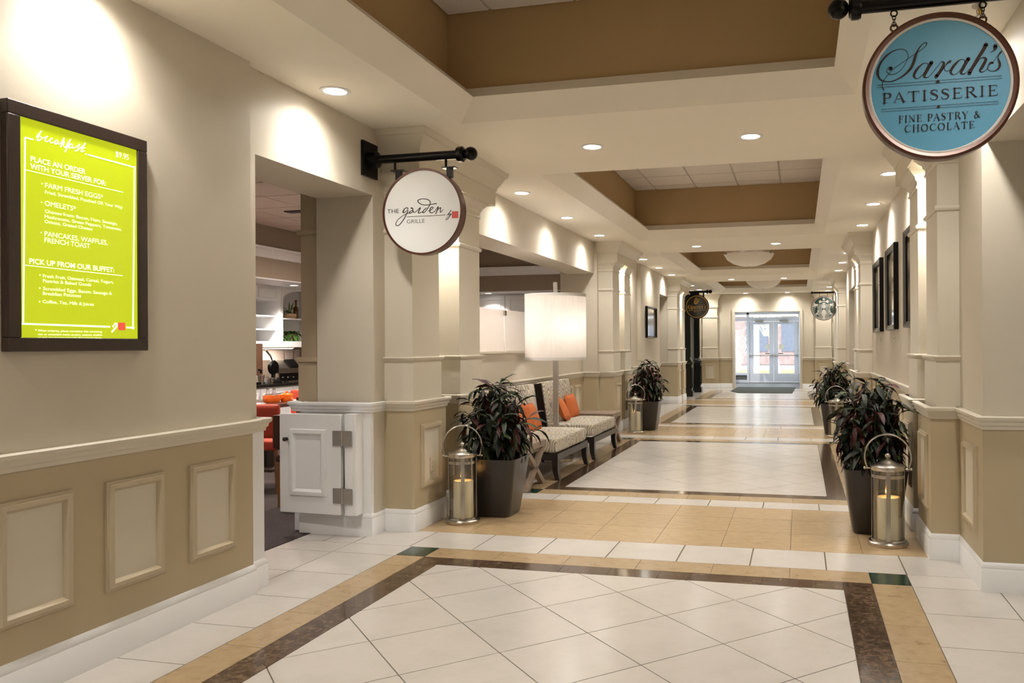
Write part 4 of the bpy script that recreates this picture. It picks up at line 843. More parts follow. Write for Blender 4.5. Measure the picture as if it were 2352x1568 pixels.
picture('framed_photograph', 'farthest of three black framed sepia photographs', -1, XR, 10.43, 11.40, 1.53, 2.45, 'photo_a', grp=G3)
picture('framed_print', 'small black framed print on the far left wall', 1, -3.02, 15.86, 16.97, 1.53, 2.17, 'photo_b', .04)

# ---------------------------------------------------------------- black fluted posts of the pub front
def pub_post(lab, x, y):
    t = thing('fluted_post', lab, 'post', (x,y,0), group='black fluted pub posts')
    part('plinth', MB().box(-.02,.225,-.15,.15,0,.14), 'pubblack', t); pd = part('pedestal', MB().box(0,.195,-.13,.13,.14,.86), 'pubblack', t)
    part('pedestal_panel', MB().frame((.195,-.10,.22), Y, Z, X, .20, .56, [(0,0),(.004,.012),(.018,.012),(.022,0)]).frame((.03,-.13,.22), X, Z, -Y, .14, .56, [(0,0),(.004,.012),(.018,.012),(.022,0)]), 'pubblack', pd)
    part('pedestal_cap', MB().sweep([(0,-.13),(.195,-.13),(.195,.13),(0,.13)], [(0,.84),(.012,.85),(.02,.88),(.035,.90),(.04,.925),(0,.94),(-.02,.99)]), 'pubblack', t)
    sh = part('shaft', MB().box(.005,.155,-.10,.10,.93,2.62), 'pubblack', t)
    for q in range(5): part('flute', MB().box(.018+q*.027,.032+q*.027,-.110,-.099,1.05,2.5), 'pubblack', sh)
    for q in range(6): part('flute', MB().box(.154,.163,-.085+q*.032,-.070+q*.032,1.05,2.5), 'pubblack', sh)
    part('capital', MB().sweep([(0,-.10),(.155,-.10),(.155,.10),(0,.10)], [(0,2.50),(.02,2.53),(.03,2.60),(.05,2.66),(.05,2.72),(0,2.72)]), 'pubblack', t)
pub_post('nearer black fluted post under the black sign', -3.0, 21.42); pub_post('farther black fluted post beside the end wall', -3.0, 23.35)
t = thing('pub_front', 'black panelled pub front between the two fluted posts', 'storefront', (-3.06,22.4,0))
part('lintel', MB().box(-.2,.06,-1.1,1.1,2.55,2.80), 'pubblack', t); part('back_panel', MB().box(-.5,-.44,-1.1,1.1,0,2.56), 'pubblack', t)

# ---------------------------------------------------------------- glass bowl ceiling lamps in the far trays
bowl_l = bpy.data.lights.new('bowl_bulb', 'POINT'); bowl_l.energy = 1.2; bowl_l.color = LAMP; bowl_l.shadow_soft_size = .08
for y, lab in ((16.05,'large shallow glass bowl lamp in the third ceiling recess'), (22.55,'large shallow glass bowl lamp in the farthest ceiling recess')):
    t = thing('bowl_lamp', lab, 'ceiling lamp', (-.96,y,2.925), group='glass bowl ceiling lamps')
    part('bowl', MB().lathe([(0,0),(.16,.012),(.31,.055),(.43,.135),(.495,.245),(.488,.245),(.424,.143),(.306,.064),(.158,.021),(0,.009)], n=48), 'bowl', t)
    part('rim_ring', MB().lathe([(.49,.235),(.505,.238),(.508,.255),(.495,.262),(.486,.25)], n=48, closed=True), 'steel', t)
    part('rib', MB().tube([(.50*math.cos(a),0,.245-.245*(1-abs(math.cos(a)))**.9 - .006) for a in [math.pi*q/24 for q in range(25)]], .007, 8), 'steel', t)
    for k in range(3): a = R(90+120*k); part('clip', MB().box(.49*math.cos(a)-.02,.49*math.cos(a)+.02,.49*math.sin(a)-.02,.49*math.sin(a)+.02,.225,.275), 'steel', t); part('rod', MB().tube([(.49*math.cos(a),.49*math.sin(a),.26),(.06*math.cos(a),.06*math.sin(a),.70)], .006, 6), 'steel', t)
    part('canopy', MB().lathe([(0,.735),(.09,.735),(.085,.70),(.03,.69),(0,.69)], n=20), 'steel', t)
    l = bpy.data.objects.new('bowl_bulb', bowl_l); COL.objects.link(l); l.parent = t; l.location = (0,0,.32)
# ---------------------------------------------------------------- candle lanterns
cand_l = bpy.data.lights.new('candle_glow', 'POINT'); cand_l.energy = .22; cand_l.color = (1,.5,.14); cand_l.shadow_soft_size = .012
def make_lantern():
    t = thing('candle_lantern', 'lantern', 'lantern', group='steel and glass candle lanterns')
    part('base', MB().lathe([(0,0),(.130,0),(.134,.006),(.134,.022),(.128,.030),(.112,.032),(.110,.044),(0,.044)], n=40), 'steel', t)
    part('glass_cylinder', MB().lathe([(.104,.040),(.104,.510),(.100,.510),(.100,.040)], n=40, closed=True), 'lglass', t)
    for z in (.462,): part('band', MB().lathe([(.105,z),(.108,z),(.108,z+.022),(.105,z+.022)], n=40, closed=True), 'steel', t)
    for s in (0,1,2,3):
        a = R(-90+s*90+2); c, q = math.cos(a), math.sin(a); u = (-q, c)
        part('upright_strap', MB().hexa([(c*.106+u[0]*.014,q*.106+u[1]*.014,.03),(c*.106-u[0]*.014,q*.106-u[1]*.014,.03),(c*.109-u[0]*.014,q*.109-u[1]*.014,.03),(c*.109+u[0]*.014,q*.109+u[1]*.014,.03)]+[(c*.106+u[0]*.014,q*.106+u[1]*.014,.53),(c*.106-u[0]*.014,q*.106-u[1]*.014,.53),(c*.109-u[0]*.014,q*.109-u[1]*.014,.53),(c*.109+u[0]*.014,q*.109+u[1]*.014,.53)]), 'steel', t)
    lid = part('lid', MB().lathe([(0,.512),(.112,.512),(.116,.518),(.116,.540),(.110,.546),(.075,.556),(.04,.572),(.018,.586),(0,.588)], n=40), 'steel', t)
    part('lid_knob', MB().lathe([(.010,.583),(.009,.590)] + [(.020*math.sin(math.pi*q/10), .607-.020*math.cos(math.pi*q/10)) for q in range(1,11)], n=18), 'steel', lid)
    h = part('handle', MB().tube([(-.132,0,.520)] + [(-.150*math.cos(a),0,.600+.155*math.sin(a)) for a in [math.pi*(q-1.5)/17 for q in range(0,21)]] + [(.132,0,.520)], .0062, 8), 'steel', t)
    for s in (-1,1): part('handle_pin', MB().tube([(s*.112,0,.520),(s*.150,0,.520)], .006, 8).lathe([(.011*math.sin(math.pi*q/8), -.011*math.cos(math.pi*q/8)) for q in range(9)], (s*.150,0,.520), 12), 'steel', h)
    return t
def make_candle():
    t = thing('pillar_candle', 'candle', 'candle', group='ivory pillar candles in the lanterns')
    part('wax', MB().lathe([(0,0),(.076,0),(.078,.004),(.078,.276),(.074,.284),(.062,.280),(.045,.262),(0,.256)], n=32), 'wax', t)
    part('wick', MB().tube([(0,0,.256),(.002,0,.276)], .0022, 6), 'ink', t)
    part('flame', MB().lathe([(0,.258),(.006,.264),(.008,.272),(.006,.284),(.003,.292),(0,.296)], n=12), 'flame', t)
    l = bpy.data.objects.new('candle_glow', cand_l); COL.objects.link(l); l.parent = t; l.location = (0,0,.284); return t
LN = make_lantern(); CN = make_candle()
for k, (x, y, where) in enumerate(((-2.575,5.83,'by the nearest left plant'), (.585,5.78,'by the nearest right plant'), (-2.515,12.33,'by the far left plant past the chairs'), (.525,12.30,'half behind the nearest right plant'))):
    a, b = 'steel and glass lantern on the floor %s' % where, 'ivory pillar candle inside the lantern %s' % where
    if k == 0: LN['label'] = a; LN.location = (x,y,0); CN['label'] = b; CN.location = (x+.005,y,.044); LN.rotation_euler = (0,0,.39)
    else: dup(LN, a, (x,y,0), (.39,-.10,.20,-.04)[k]); dup(CN, b, (x+.004,y,.044))

# ---------------------------------------------------------------- potted plants: pot, stems and every long leaf
def rsq(h, r, z, n=6):
    out = []
    for cx, cy, a0 in ((h-r,h-r,0),(-h+r,h-r,90),(-h+r,-h+r,180),(h-r,-h+r,270)):
        for q in range(n+1): a = R(a0+90*q/n); out.append((cx+r*math.cos(a), cy+r*math.sin(a), z))
    return out
def pot_mesh():
    m = MB(); L = [rsq(.150,.045,0), rsq(.158,.05,.012), rsq(.192,.055,.24), rsq(.222,.06,.462), rsq(.224,.06,.470), rsq(.212,.05,.470), rsq(.208,.05,.40)]; n = len(L[0])
    vs = [p for r_ in L for p in r_]; fs = [tuple(range(n-1,-1,-1))]
    for i in range(len(L)-1):
        for k in range(n): fs.append((i*n+k, i*n+(k+1)%n, (i+1)*n+(k+1)%n, (i+1)*n+k))
    m.add(vs, fs); return m
POT = pot_mesh().mesh('pot', 'pot'); SOIL = MB().add(rsq(.209,.05,.425), [tuple(range(28))]).mesh('soil', 'soil')
def leaf_mesh(mat, droop, wd, twist):
    m = MB(); n = 7; vs = []; ang = .25
    x = z = 0.
    for i in range(n+1):
        t_ = i/n; w = wd*math.sin(math.pi*min(1, t_*.93+.05))**.8 if t_ < 1 else 0
        if i: ang -= droop/n; x += math.cos(ang)/n; z += math.sin(ang)/n
        tw = twist*t_; wav = .015*math.sin(t_*14)
        vs += [(x, -w*math.cos(tw), z+w*.35-w*math.sin(tw)+wav), (x, 0, z), (x, w*math.cos(tw), z+w*.35+w*math.sin(tw)-wav)]
    fs = []
    for i in range(n): b = i*3; fs += [(b,b+3,b+4,b+1), (b+1,b+4,b+5,b+2)]
    return m.add(vs, fs).mesh('leaf', mat, recalc=False, smooth=60)
LEAVES = {k: [leaf_mesh(k, d, w, tw) for d, w, tw in ((1.0,.100,.2),(1.5,.092,-.3),(1.9,.085,.35),(.7,.098,-.1))] for k in ('leaf_a','leaf_b','leaf_c','leaf_d')}
def plant(lab, loc, seed, n_stem, rad, top, nl, wall, red=.22):
    # wall: x of the pedestal face beside the plant, seen from the plant
    g = random.Random(seed)
    t = thing('potted_plant', lab, 'plant', loc, group='dark leafy plants in charcoal planters')
    link('pot', POT, t); link('soil', SOIL, t)
    per = nl//n_stem; sw = 1 if wall > 0 else -1; found = []
    for s in range(n_stem):
        a = s*2.39996 + g.uniform(-.2,.2); q = math.sqrt((s+.6)/n_stem); reach = rad*.72*q; hh = top - (top-.62)*q**2.4*.8 - g.uniform(0,.08)
        b = Vector((math.cos(a)*.10*q, math.sin(a)*.10*q, .425)); e = Vector((math.cos(a)*reach, math.sin(a)*reach, hh-.05))
        if e.x*sw > abs(wall)-.08: e.x = sw*(abs(wall)-.08)
        mid = Vector(((b.x+e.x)/2*.75, (b.y+e.y)/2*.75, .425+(hh-.425)*.66))
        path = [b*(1-u)**2+mid*2*u*(1-u)+e*u*u for u in [k/6 for k in range(7)]]
        part('stem', MB().tube(path, [.006,.0055,.005,.0045,.004,.0035,.002], 5), 'stem', t)
        for i in range(per):
            f = i/per; u = 1-.80*f; k = u*6; i0 = min(5, int(k)); p = path[i0].lerp(path[i0+1], k-i0)
            az = g.uniform(0, 6.283) if f < .4 or q < .5 else a + g.gauss(0, 1.1)
            L = g.uniform(.13,.215); pit = g.uniform(-.7,.2) if i < 3 else g.uniform(.0,.95)
            if (p.x+math.cos(az)*L*.85)*sw > abs(wall)-.01: az = math.pi-az
            r_ = g.random(); mat = 'leaf_c' if r_ < red else ('leaf_b' if r_ < red+.27 else ('leaf_d' if r_ > .86 else 'leaf_a'))
            m4 = Matrix.LocRotScale(p, __import__('mathutils').Euler((g.uniform(-.5,.5), pit, az)), Vector((L, L*g.uniform(.85,1.15), L)))
            tip = m4 @ Vector((.7,0,-.3)); w = Vector(loc) + tip - Vector((0,0,EYE)); found.append((w.length, m4, g.choice(LEAVES[mat])))
    found.sort(key=lambda v: v[0]); far = {}
    for k, (_, m4, me) in enumerate(found):
        if k < 300: o = link('leaf', me, t); o.matrix_local = m4
        else: far.setdefault(me.materials[0].name, []).append((m4, me))
    me = bpy.data.meshes.new('inner_foliage'); vs = []; fs = []; mi = []
    for j, (nm, L_) in enumerate(far.items()):
        me.materials.append(bpy.data.materials[nm])
        for m4, src in L_:
            b0 = len(vs); vs += [tuple(m4 @ v.co) for v in src.vertices]; fs += [tuple(i+b0 for i in p.vertices) for p in src.polygons]; mi += [j]*len(src.polygons)
    me.from_pydata(vs, [], fs); me.polygons.foreach_set('material_index', mi); me.polygons.foreach_set('use_smooth', [True]*len(fs)); me.update()
    o = link('inner_foliage', me, t); o['kind'] = 'stuff'
    return t
plant('large dark green and maroon potted plant beside the near left lantern', (-2.43,6.19,0), 11, 30, .44, 1.19, 720, -.36, red=.2)
plant('large dark green and maroon potted plant beside the near right lantern', (.53,6.20,0), 23, 30, .44, 1.20, 720, .28, red=.26)
plant('dark potted plant past the patterned chairs on the left', (-2.43,12.87,0), 37, 26, .43, 1.20, 600, -.36, red=.3)
plant('dark potted plant farther along the right wall', (.53,12.80,0), 51, 26, .44, 1.12, 600, .28, red=.22)

# ---------------------------------------------------------------- two armless patterned chairs
def rbox(x0, x1, y0, y1, z0, z1, r=.03, crown=0.):
    m = MB(); n = 8; N = 3; vs = []; fs = []
    b = bmesh.new(); bmesh.ops.create_cube(b, size=1)
    for v in b.verts: v.co = ((x0+x1)/2+v.co.x*(x1-x0), (y0+y1)/2+v.co.y*(y1-y0), (z0+z1)/2+v.co.z*(z1-z0))
    bmesh.ops.subdivide_edges(b, edges=b.edges, cuts=n, use_grid_fill=True)
    for v in b.verts:
        c = v.co; q = Vector((min(max(c.x,x0+r),x1-r), min(max(c.y,y0+r),y1-r), min(max(c.z,z0+r),z1-r))); d = c-q
        if d.length > 1e-9: v.co = q + d.normalized()*r
        if crown:
            u, w = (v.co.x-x0)/(x1-x0), (v.co.y-y0)/(y1-y0)
            if v.co.z > (z0+z1)/2: v.co.z += crown*16*u*(1-u)*w*(1-w)
    b.verts.index_update(); m.add([tuple(v.co) for v in b.verts], [tuple(v.index for v in f.verts) for f in b.faces]); b.free(); return m
def make_chair():
    # front along +x, width along y, back towards the wall at -x
    t = thing('lounge_chair', 'chair', 'chair', group='armless patterned lounge chairs'); W = .595
    part('seat_cushion', rbox(-.58,.02,-W,W,.275,.43,.035,.018), 'fabric', t)
    bk = rbox(-.06,.06,-W,W,0,.56,.03)
    def tilt(p): a = R(-8); return (p[0]*math.cos(a)+p[2]*math.sin(a)-.60, p[1], -p[0]*math.sin(a)+p[2]*math.cos(a)+.375)
    bk.v = [tilt(p) for p in bk.v]; part('backrest', bk, 'fabric', t)
    for s in (-1,1):
        m = MB().box(-.075,.045,s*W-(.0 if s > 0 else .03),s*W+(.03 if s > 0 else .0),-.12,.545); m.v = [tilt(p) for p in m.v]; part('back_side', m, 'espresso', t)
    part('front_rail', MB().box(-.012,.028,-W,W,.205,.272), 'espresso', t); part('back_rail', MB().box(-.60,-.56,-W,W,.205,.272), 'espresso', t)
    for s in (-1,1): part('side_rail', MB().box(-.57,-.012,s*(W-.045) if s > 0 else -W,W if s > 0 else -(W-.045),.205,.272), 'espresso', t)
    for s in (-1,1):
        y0, y1 = (W-.062, W) if s > 0 else (-W, -W+.062)
        m = MB(); Q = [(-.035,.028,.205),(-.033,.026,.15),(-.026,.028,.09),(-.012,.036,.04),(.002,.046,0)]
        for (a0, b0, z0), (a1, b1, z1) in zip(Q, Q[1:]): m.hexa([(a1,y0,z1),(b1,y0,z1),(b1,y1,z1),(a1,y1,z1),(a0,y0,z0),(b0,y0,z0),(b0,y1,z0),(a0,y1,z0)])
        part('leg', m, 'espresso', t)
        m = MB()
        for (a0, b0, z0), (a1, b1, z1) in zip(Q, Q[1:]): m.hexa([(-.575-b1,y0,z1),(-.575-a1,y0,z1),(-.575-a1,y1,z1),(-.575-b1,y1,z1),(-.575-b0,y0,z0),(-.575-a0,y0,z0),(-.575-a0,y1,z0),(-.575-b0,y1,z0)])
        part('leg', m, 'espresso', t)
    return t
C1 = make_chair(); C1['label'] = 'nearer patterned armless lounge chair, half behind the plant'; C1.location = (-2.435,8.41,0)
dup(C1, 'farther patterned armless lounge chair beyond the floor lamp', (-2.435,9.905,0))
# orange cushions
def cushion(lab, loc, rot, s=.36):
    m = MB(); n = 12; vs = []; fs = []
    for side in (1,-1):
        for i in range(n+1):
            for j in range(n+1):
                u, v = i/n*2-1, j/n*2-1; e = (max(0,(1-abs(u)**3)*(1-abs(v)**3)))**.42; k = 1-.07*(1-max(abs(u),abs(v)))
                pin = .94+.06*max(abs(u),abs(v))**2; vs.append((u*s/2*pin*(1-.05*(1-v*v)), v*s/2*pin*(1-.05*(1-u*u)), side*.06*e))
        b = 0 if side == 1 else (n+1)**2
        for i in range(n):
            for j in range(n): q = (b+i*(n+1)+j, b+(i+1)*(n+1)+j, b+(i+1)*(n+1)+j+1, b+i*(n+1)+j+1); fs.append(q if side == 1 else q[::-1])
    m.add(vs, fs); t = thing('throw_cushion', lab, 'cushion', loc, group='orange throw cushions on the chairs'); t.rotation_euler = rot
    part('cover', m, 'orange', t, smooth=60); pts = [(u*s/2,v*s/2,0) for u, v in ((-1,-1),(1,-1),(1,1),(-1,1),(-1,-1))]
    part('piping', MB().tube(pts, .005, 6), 'orange', t)
e = R(90)
cushion('orange cushion at the left of the nearer chair, mostly behind leaves', (-2.98,8.20,.58), (e-.30,0,e+.10), .31)
cushion('orange cushion leaning on the nearer patterned chair', (-2.91,8.47,.58), (e-.38,0,e-.05), .32)
cushion('tilted orange cushion just right of the lamp pole', (-2.90,9.66,.57), (e-.42,.25,e+.12), .31)
cushion('upright orange cushion at the right of the farther chair', (-2.93,10.16,.58), (e-.30,-.05,e-.06), .31)

# ---------------------------------------------------------------- x-legged grey wood side tables
def make_table():
    t = thing('side_table', 'table', 'table', group='grey wood side tables with crossed legs'); D, W, Ht = .56, .56, .435
    soft(part('table_top', MB().box(-D,0,-W/2,W/2,Ht-.065,Ht), 'graywood', t), .004, 2)
    part('shadow_shelf', MB().box(-D+.02,-.03,-W/2+.03,W/2-.03,Ht-.10,Ht-.066), 'graywood', t)
    for x in (-.05,-D):
        for s in (1,-1):
            w = .042; a = (s*(W/2-w),0); b = (-s*(W/2-w),Ht-.065)
            part('cross_leg', MB().hexa([(x,a[0]-w,0),(x+.05,a[0]-w,0),(x+.05,a[0]+w,0),(x,a[0]+w,0),(x,b[0]-w,b[1]),(x+.05,b[0]-w,b[1]),(x+.05,b[0]+w,b[1]),(x,b[0]+w,b[1])]), 'graywood', t)
    return t
T1 = make_table(); T1['label'] = 'grey wood side table with crossed legs behind the near left planter'; T1.location = (-2.50,7.43,0)
dup(T1, 'grey wood side table between the farther chair and the pilasters', (-2.50,10.99,0))

# ---------------------------------------------------------------- floor lamp
t = thing('floor_lamp', 'tall floor lamp with white drum shade behind the chairs', 'lamp', (-2.835,9.15,0))
part('base', MB().lathe([(0,0),(.20,0),(.204,.004),(.204,.040),(.198,.045),(.02,.048),(0,.048)], n=48), 'steel', t)
part('pole', MB().box(-.028,.028,-.028,.028,.045,2.00), 'nickel', t)
part('finial', MB().box(-.02,.02,-.02,.02,1.985,2.135), 'nickel', t)
sh = part('shade', MB().lathe([(.366,1.212),(.366,1.985),(.363,1.985),(.363,1.212)], n=64, closed=True), 'shade', t)
for z in (1.207,1.958): part('shade_trim', MB().lathe([(.3675,z),(.3675,z+.033),(.361,z+.033),(.361,z)], n=64, closed=True), 'cloth', sh)
for k in range(3): a = R(30+120*k); part('spider', MB().tube([(.02*math.cos(a),.02*math.sin(a),1.93),(.362*math.cos(a),.362*math.sin(a),1.93)], .004, 6), 'nickel', sh)
bl = bpy.data.lights.new('lamp_bulb', 'POINT'); bl.energy = 6.5; bl.color = (1,.95,.93); bl.shadow_soft_size = .10
l = bpy.data.objects.new('lamp_bulb', bl); COL.objects.link(l); l.parent = t; l.location = (.08,-.03,1.60)
part('bulb', MB().lathe([(.045*math.sin(math.pi*q/8), .06*-math.cos(math.pi*q/8)) for q in range(9)], (-.09,.06,1.6), 14), 'cloth', t)

# ---------------------------------------------------------------- small fittings
def outlet(lab, x, y, z, s):
    t = thing('wall_outlet', lab, 'outlet', (x,y,z)); a, b = sorted((0, .007*s))
    soft(part('cover_plate', MB().box(a,b,-.036,.036,-.058,.058), 'plastic', t), .003, 2)
    for dz in (-.02,.02):
        r_ = part('receptacle', MB().box(min(.006*s,.010*s),max(.006*s,.010*s),-.017,.017,dz-.014,dz+.014), 'plastic', t)
        for dy in (-.006,.006): part('slot', MB().box(min(.0095*s,.0103*s),max(.0095*s,.0103*s),dy-.0012,dy+.0012,dz-.005,dz+.006), 'ink', r_)
outlet('ivory power outlet on the near left pedestal panel', XL+.2415, 5.735, .462, 1)
# half-height gate at the dining doorway
t = thing('half_door', 'white half-height swing gate with raised panel, standing open', 'gate', (-3.19,5.185,.0)); t.rotation_euler = (0,0,R(-3))
W, z0, z1 = .52, .165, .89
lf = soft(part('leaf', MB().box(-W-.02,-.02,-.045,-.01,z0,z1), 'white', t), .004, 2)
part('panel_moulding', MB().frame((-W+.07,-.045,z0+.13), X, Z, -Y, .31, .485, [(0,0),(.004,.012),(.03,.016),(.046,.004),(.05,0)]), 'white', lf)
part('raised_panel', MB().box(-W+.125,-.195,-.047,-.043,z0+.185,z1-.165), 'white', lf)
kb = part('knob', MB().lathe([(0,0),(.012,0),(.013,.005),(.006,.010),(.007,.018),(.015,.024),(.015,.032),(.008,.038),(0,.039)], (-W+.045,-.045,z1-.185), 18, 'y'), 'ink', t)
for z in (z0+.14, z1-.17): h = part('hinge', MB().box(-.085,.075,-.049,-.045,z-.055,z+.055), 'nickel', t); part('hinge_pin', MB().tube([(-.006,-.05,z-.058),(-.006,-.05,z+.058)], .007, 8), 'nickel', h)
# ================================================================ DINING ROOM through the doorway and the pass-through
struct('floor', MB().box(-9,-3.525,.5,14,-.1,.004), 'carpet', 'dark mottled carpet of the dining room', 'floor')
dw = struct('wall_back', MB().box(-9,-7.62,.5,13.2,0,3.0).box(-9,-3.62,13.1,13.2,0,3.0).box(-9,-3.5,.4,.5,0,3.0), 'taupe', 'taupe dining room walls behind the white buffet', 'wall')
dc = struct('ceiling', MB().box(-9,-3.5,.4,13.2,2.915,3.0), 'tbar', 'dining room ceiling of square acoustic tiles', 'ceiling')
for i in range(4):
    for j in range(9): part('ceiling_tile', MB().box(-6.48+.61*i+.012,-5.87+.61*i-.012,4.6+.61*j+.012,5.21+.61*j-.012,2.90,2.914), 'acoustic', dc, smooth=0)
for (x, y) in ((-5.3,7.9),(-4.6,9.0)): part('air_grille', MB().box(x-.29,x+.29,y-.06,y+.06,2.888,2.90), 'ink', dc)
sf = struct('trim_1', MB().box(-7.6,-6.5,4,12,2.25,2.92).box(-7.6,-3.62,12,13.1,2.25,2.92), 'taupe', 'taupe dropped soffit over the dining buffet', 'soffit')
CR2 = [(0,2.50),(.015,2.505),(.03,2.53),(.07,2.575),(.085,2.60),(.095,2.605),(.095,2.63),(0,2.63)]
part('crown', MB().sweep([(-6.5,4),(-6.5,12)], CR2), 'white', sf); part('crown', MB().sweep([(-6.5,12),(-3.62,12)], CR2), 'white', sf)
part('soffit_underside', MB().box(-7.6,-6.5,4,12,2.236,2.25).box(-7.6,-3.62,12,13.1,2.236,2.25), 'white', sf)
din = bpy.data.lights.new('dining_beam', 'SPOT'); din.energy = 60; din.color = (1,.9,.8); din.spot_size = R(115); din.spot_blend = .5; din.shadow_soft_size = .05
din2 = bpy.data.lights.new('dining_glow', 'SPOT'); din2.energy = 110; din2.color = (1,.9,.82); din2.spot_size = R(172); din2.spot_blend = 1; din2.shadow_soft_size = .06
def dlamp(x, y, z, lab):  # downlights put in to brighten the dining room
    t = thing('recessed_downlight', lab, 'ceiling light', (x,y,z), group='recessed downlights in the dining room')
    part('trim_ring', MB().lathe([(.05,0),(.05,-.006),(.07,-.006),(.07,0)], n=20, closed=True), 'white', t); part('lens', MB().lathe([(0,-.002),(.05,-.002),(.05,.002),(0,.002)], n=16), 'lens', t)
    l = bpy.data.objects.new('dining_beam', din2 if z > 2.5 else din); COL.objects.link(l); l.parent = t; l.location = (0,0,-.03)
dlamp(-6.80,9.75,2.236,'small downlight under the soffit above the open white shelves'); dlamp(-6.78,8.2,2.236,'small added downlight under the dining soffit, hidden by the wall'); dlamp(-4.9,12.15,2.236,'small added downlight under the soffit seen through the pass-through'); dlamp(-5.1,6.6,2.90,'added ceiling downlight over the dining tables'); dlamp(-4.3,8.2,2.90,'added ceiling downlight behind the niche in the dining room'); dlamp(-5.2,3.0,2.90,'added ceiling downlight over the near dining room')
for x, y, lab in ((-5.1,9.0,'added ceiling downlight by the dining soffit corner'), (-6.0,6.9,'added ceiling downlight over the coral chairs')): dlamp(x, y, 2.90, lab)
t = thing('shelf_lamp', 'slim strip lamp under the white wall cabinets', 'lamp', (-7.35,10.0,1.376)); part('housing', MB().box(-.03,.03,-.5,.5,-.016,0), 'white', t); part('diffuser', MB().box(-.02,.02,-.48,.48,-.02,-.016), 'lens', t)
al = bpy.data.lights.new('strip_light', 'AREA'); al.shape = 'RECTANGLE'; al.size = .04; al.size_y = .9; al.energy = 5; al.color = (1,.88,.76); l = bpy.data.objects.new('strip_light', al); COL.objects.link(l); l.parent = t; l.location = (0,0,-.025)
# buffet base units, worktop, wall units
def cab_door(t, x, y0, y1, z0, z1, handle):
    d = part('door', MB().box(x,x+.02,y0+.006,y1-.006,z0,z1), 'white', t)
    part('door_moulding', MB().frame((x+.02,y0+.05,z0+.05), Y, Z, X, y1-y0-.10, z1-z0-.10, [(0,0),(.004,.010),(.02,.012),(.035,.003),(.04,0)]), 'white', d)
    hy = y1-.05 if handle > 0 else y0+.05
    part('handle', MB().tube([(x+.02,hy,z1-.20),(x+.045,hy,z1-.19),(x+.045,hy,z1-.09),(x+.02,hy,z1-.08)], .005, 6), 'nickel', d)
ys = [7.4,8.05,8.70,9.30,10.02,10.9]
for a, b in zip(ys, ys[1:]):
    t = thing('buffet_cabinet', {7.4:'white buffet base cabinet hidden left of the doorway view',8.05:'white buffet base cabinet second from the left wall',8.70:'white buffet base cabinet cut by the near wall edge',9.30:'white buffet base cabinet with handle below the toaster',10.02:'white buffet base cabinet behind the dining pilaster'}[a], 'cabinet', (-7.6,(a+b)/2,0), group='white buffet base cabinets')
    h = (b-a)/2; part('body', MB().box(.02,.58,-h,h,.1,.84), 'white', t); part('kick_board', MB().box(.05,.52,-h,h,0,.1), 'ink', t)
    cab_door(t, .58, -h, h, .13, .82, 1)
t = thing('buffet_worktop', 'black buffet worktop carrying the toaster and waffle iron', 'worktop', (-7.6,9.2,.84)); soft(part('slab', MB().box(0,.62,-1.8,1.8,0,.04), 'counter', t), .004, 2)
part('backsplash', MB().box(0,.02,-1.8,1.8,.04,.50), 'backsplash', t)
t = thing('wall_cabinet', 'white wall cabinet with three open shelves left of the arch', 'cabinet', (-7.6,9.70,1.38), group='white wall cabinets over the buffet')
part('case', MB().box(.02,.04,-.30,.30,0,.86).box(.02,.42,-.30,-.245,0,.86).box(.02,.42,.245,.30,0,.86).box(.04,.419,-.245,.245,0,.085).box(.04,.419,-.245,.245,.655,.86), 'white', t)
for z in (.24,.43): part('shelf', MB().box(.04,.37,-.245,.245,z,z+.018), 'white', t)
part('frieze_panel', MB().frame((.42,-.2,.69), Y, Z, X, .40, .15, [(0,0),(.003,.010),(.016,.010),(.022,0)]), 'white', t)
t = thing('wall_cabinet', 'white arched wall cabinet holding bottles and green plants', 'cabinet', (-7.6,10.505,1.38), group='white wall cabinets over the buffet')
part('case', MB().box(.02,.04,-.50,.50,0,.86).box(.02,.42,-.50,-.465,0,.86).box(.02,.42,.465,.50,0,.86).box(.04,.419,-.465,.465,0,.085), 'white', t)
m = MB(); A = [(.465*math.cos(math.pi*q/16), .68+.14*math.sin(math.pi*q/16)) for q in range(17)]
for (y0, z0), (y1, z1) in zip(A, A[1:]): m.hexa([(.38,y1,z1),(.42,y1,z1),(.42,y0,z0),(.38,y0,z0),(.38,y1,.86),(.42,y1,.86),(.42,y0,.86),(.38,y0,.86)])
part('arch', m, 'white', t); part('shelf', MB().box(.04,.40,-.465,.465,.40,.42), 'white', t)
